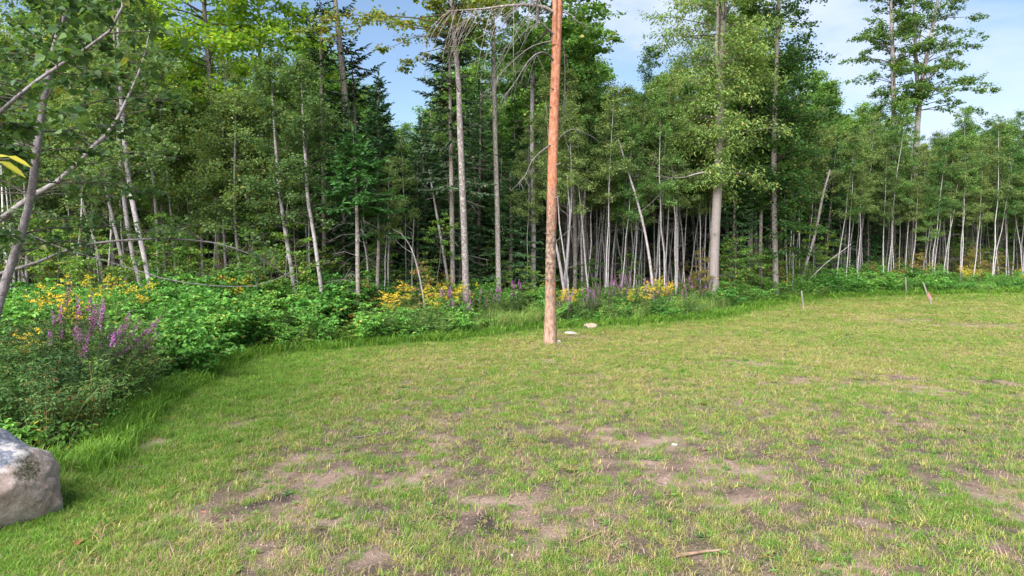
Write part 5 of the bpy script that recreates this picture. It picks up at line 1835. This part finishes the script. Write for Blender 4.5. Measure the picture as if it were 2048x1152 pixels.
stake((1607, 621), (1603, 582), 'upright thin wooden stake on the lawn before the dark leafy maple', 0.055, 0.03)
stake((1813, 592), (1811, 554), 'upright grey wooden stake at the lawn edge left of the leaning stake', 0.06, 0.04)
stake((1863, 611), (1846, 565), 'wooden stake leaning left on the lawn with pink ribbon tied to it', 0.06, 0.03, True)
LANDMARKS += [(1735, 'the low spruce'), (1863, 'the leaning stake'), (1607, 'the upright stake'), (1960, 'the last goldenrod')]

# ------------------------------------------------------------------ sticks and fallen leaves
def stick(pts, r, label, cat='stick', mat='dead_wood', up=0.012):
    W = [G(*p) for p in pts]
    path = spline(W, 10)
    path[:, 2] = gz(path[:, 0], path[:, 1]) + up + r
    base = path[0].copy()
    o = MB()
    tube(o, path - base, np.linspace(r, r * 0.55, 10), 6, 0, 0.5, True, 0.08, np.random.default_rng(len(label)))
    ob = o.build('stick', [M[mat]], None, True)
    ob.location = base
    return tag(ob, label, cat, 'loose sticks on the lawn')


stick([(712, 880), (750, 875), (790, 870)], 0.010, 'pale bare stick lying across the lawn below the red pine on the left')
stick([(722, 1037), (742, 1020), (762, 1006)], 0.006, 'thin stalk lying at the front left of the middle lawn')
stick([(150, 962), (215, 946), (290, 941)], 0.006, 'long dry stalk arching from the boulder over the green grass', up=0.05)
stick([(1155, 1090), (1180, 1080), (1205, 1068)], 0.012, 'short brown stick pressed in the soil at the front of the lawn', mat='log_bark')
stick([(1350, 1120), (1400, 1110), (1445, 1105)], 0.018, 'half-buried brown stick at the front of the lawn, right of the middle', mat='log_bark')
LEAF = [(157, 1094, .10, 'large brown dead leaf on the grass at the front left'), (197, 1055, .07, 'small orange dead leaf above the large brown one'), (325, 985, .07, 'pale orange dead leaf on the lush grass right of the boulder'),
        (757, 950, .05, 'small red-brown leaf below the pale bare stick'), (407, 1036, .06, 'dark dead leaf on the bare soil at the front left'), (1760, 1052, .05, 'dead leaf on the soil at the front right')]
for i, (px, py, s, lab) in enumerate(LEAF):
    g = G(px, py)
    C = MB()
    rg = np.random.default_rng(i)
    leaves(C, [(-s / 2, 0, 0.0)], [(1, 0, 0.15)], [(0, 0, 1)], s, s * 0.6, 0, 0.4, 'oval', 0.2, 0.15)
    ob = C.build('dead_leaf', [M['dead_leaf']])
    ob.location = (g[0], g[1], float(gz(g[0], g[1])) + 0.045)
    ob.rotation_euler = (rg.normal(0, .2), -0.25, rg.uniform(0, 6))
    tag(ob, lab, 'leaf', 'dead leaves on the lawn')

# yellowing leaves of a twig that reaches in at the left
o = empty('willow_twig', P(-160, 300, 3.2))
tag(o, 'near twig with three long yellow-green leaves reaching in at the left border', 'twig')
C = MB()
tw = [P(a, b, 3.2) for a, b in [(-160, 300), (-80, 312), (-10, 318), (20, 318)]]
tube(C, spline(tw, 8) - tw[0], np.linspace(0.005, 0.002, 8), 5)
C.build('stem', [M['twig']], o, True)
for (a, b, ang, ln, td) in ((-2, 322, -0.45, 0.125, .35), (14, 312, -0.30, 0.105, .8), (-30, 316, 0.3, 0.10, .5)):
    C = MB()
    p = P(a, b, 3.2) - tw[0]
    leaves(C, [p], [(math.cos(ang), 0.15, math.sin(ang))], [(0.2, -0.6, 0.8)], ln, ln * 0.3, 0, td, 'oval', 0.12, 0.25)
    C.build('leaf', [M['yellow_leaf']], o)

# ------------------------------------------------------------------ labels of everything that was set out in numbers
ORD = 'first second third fourth fifth sixth seventh eighth ninth tenth eleventh twelfth thirteenth fourteenth fifteenth sixteenth seventeenth eighteenth nineteenth twentieth'.split()
ORD += [t + '-' + o for t in ('twenty', 'thirty', 'forty') for o in ORD[:9]]
bpy.context.view_layer.update()
LANDMARKS.sort()
buckets = {}
for o, what in AUTO:
    loc = o.location
    px, _ = to_px(loc)
    i = sum(1 for a, _ in LANDMARKS if a <= px)
    ed = float(edge_dist(loc.x, loc.y))
    tree = o['category'] == 'tree'
    row = (0 if ed < (3.5 if tree else 1.1) else 1 if ed < (8 if tree else 99) else 2)
    if tree:
        ln = o.rotation_euler[1] * math.cos(o.rotation_euler[2]) + o.rotation_euler[0] * math.sin(o.rotation_euler[2])
        ln = (o.matrix_world.to_3x3() @ Vector((0, 0, 1)))
        ln = ln.x / ln.z
        what = what + (' leaning right' if ln > 0.045 else ' leaning left' if ln < -0.045 else '')
    what = ('small ' if o.scale[0] < 0.78 else 'big ' if o.scale[0] > 1.08 else '') + what
    buckets.setdefault((what, i, row, tree), []).append((px, o))
for (what, i, row, tree), lst in buckets.items():
    lst.sort(key=lambda t: t[0])
    where = 'left of ' + LANDMARKS[0][1] if i == 0 else 'right of ' + LANDMARKS[i - 1][1]
    rw = (('at the edge', 'farther in', 'deep in') if tree else ('in front', 'behind', 'behind'))[row]
    for k, (px, o) in enumerate(lst):
        nth = ', ' + ORD[min(k, len(ORD) - 1)] + ' from left' if len(lst) > 1 else ''
        o['label'] = '%s %s, %s%s' % (what, rw, where, nth)
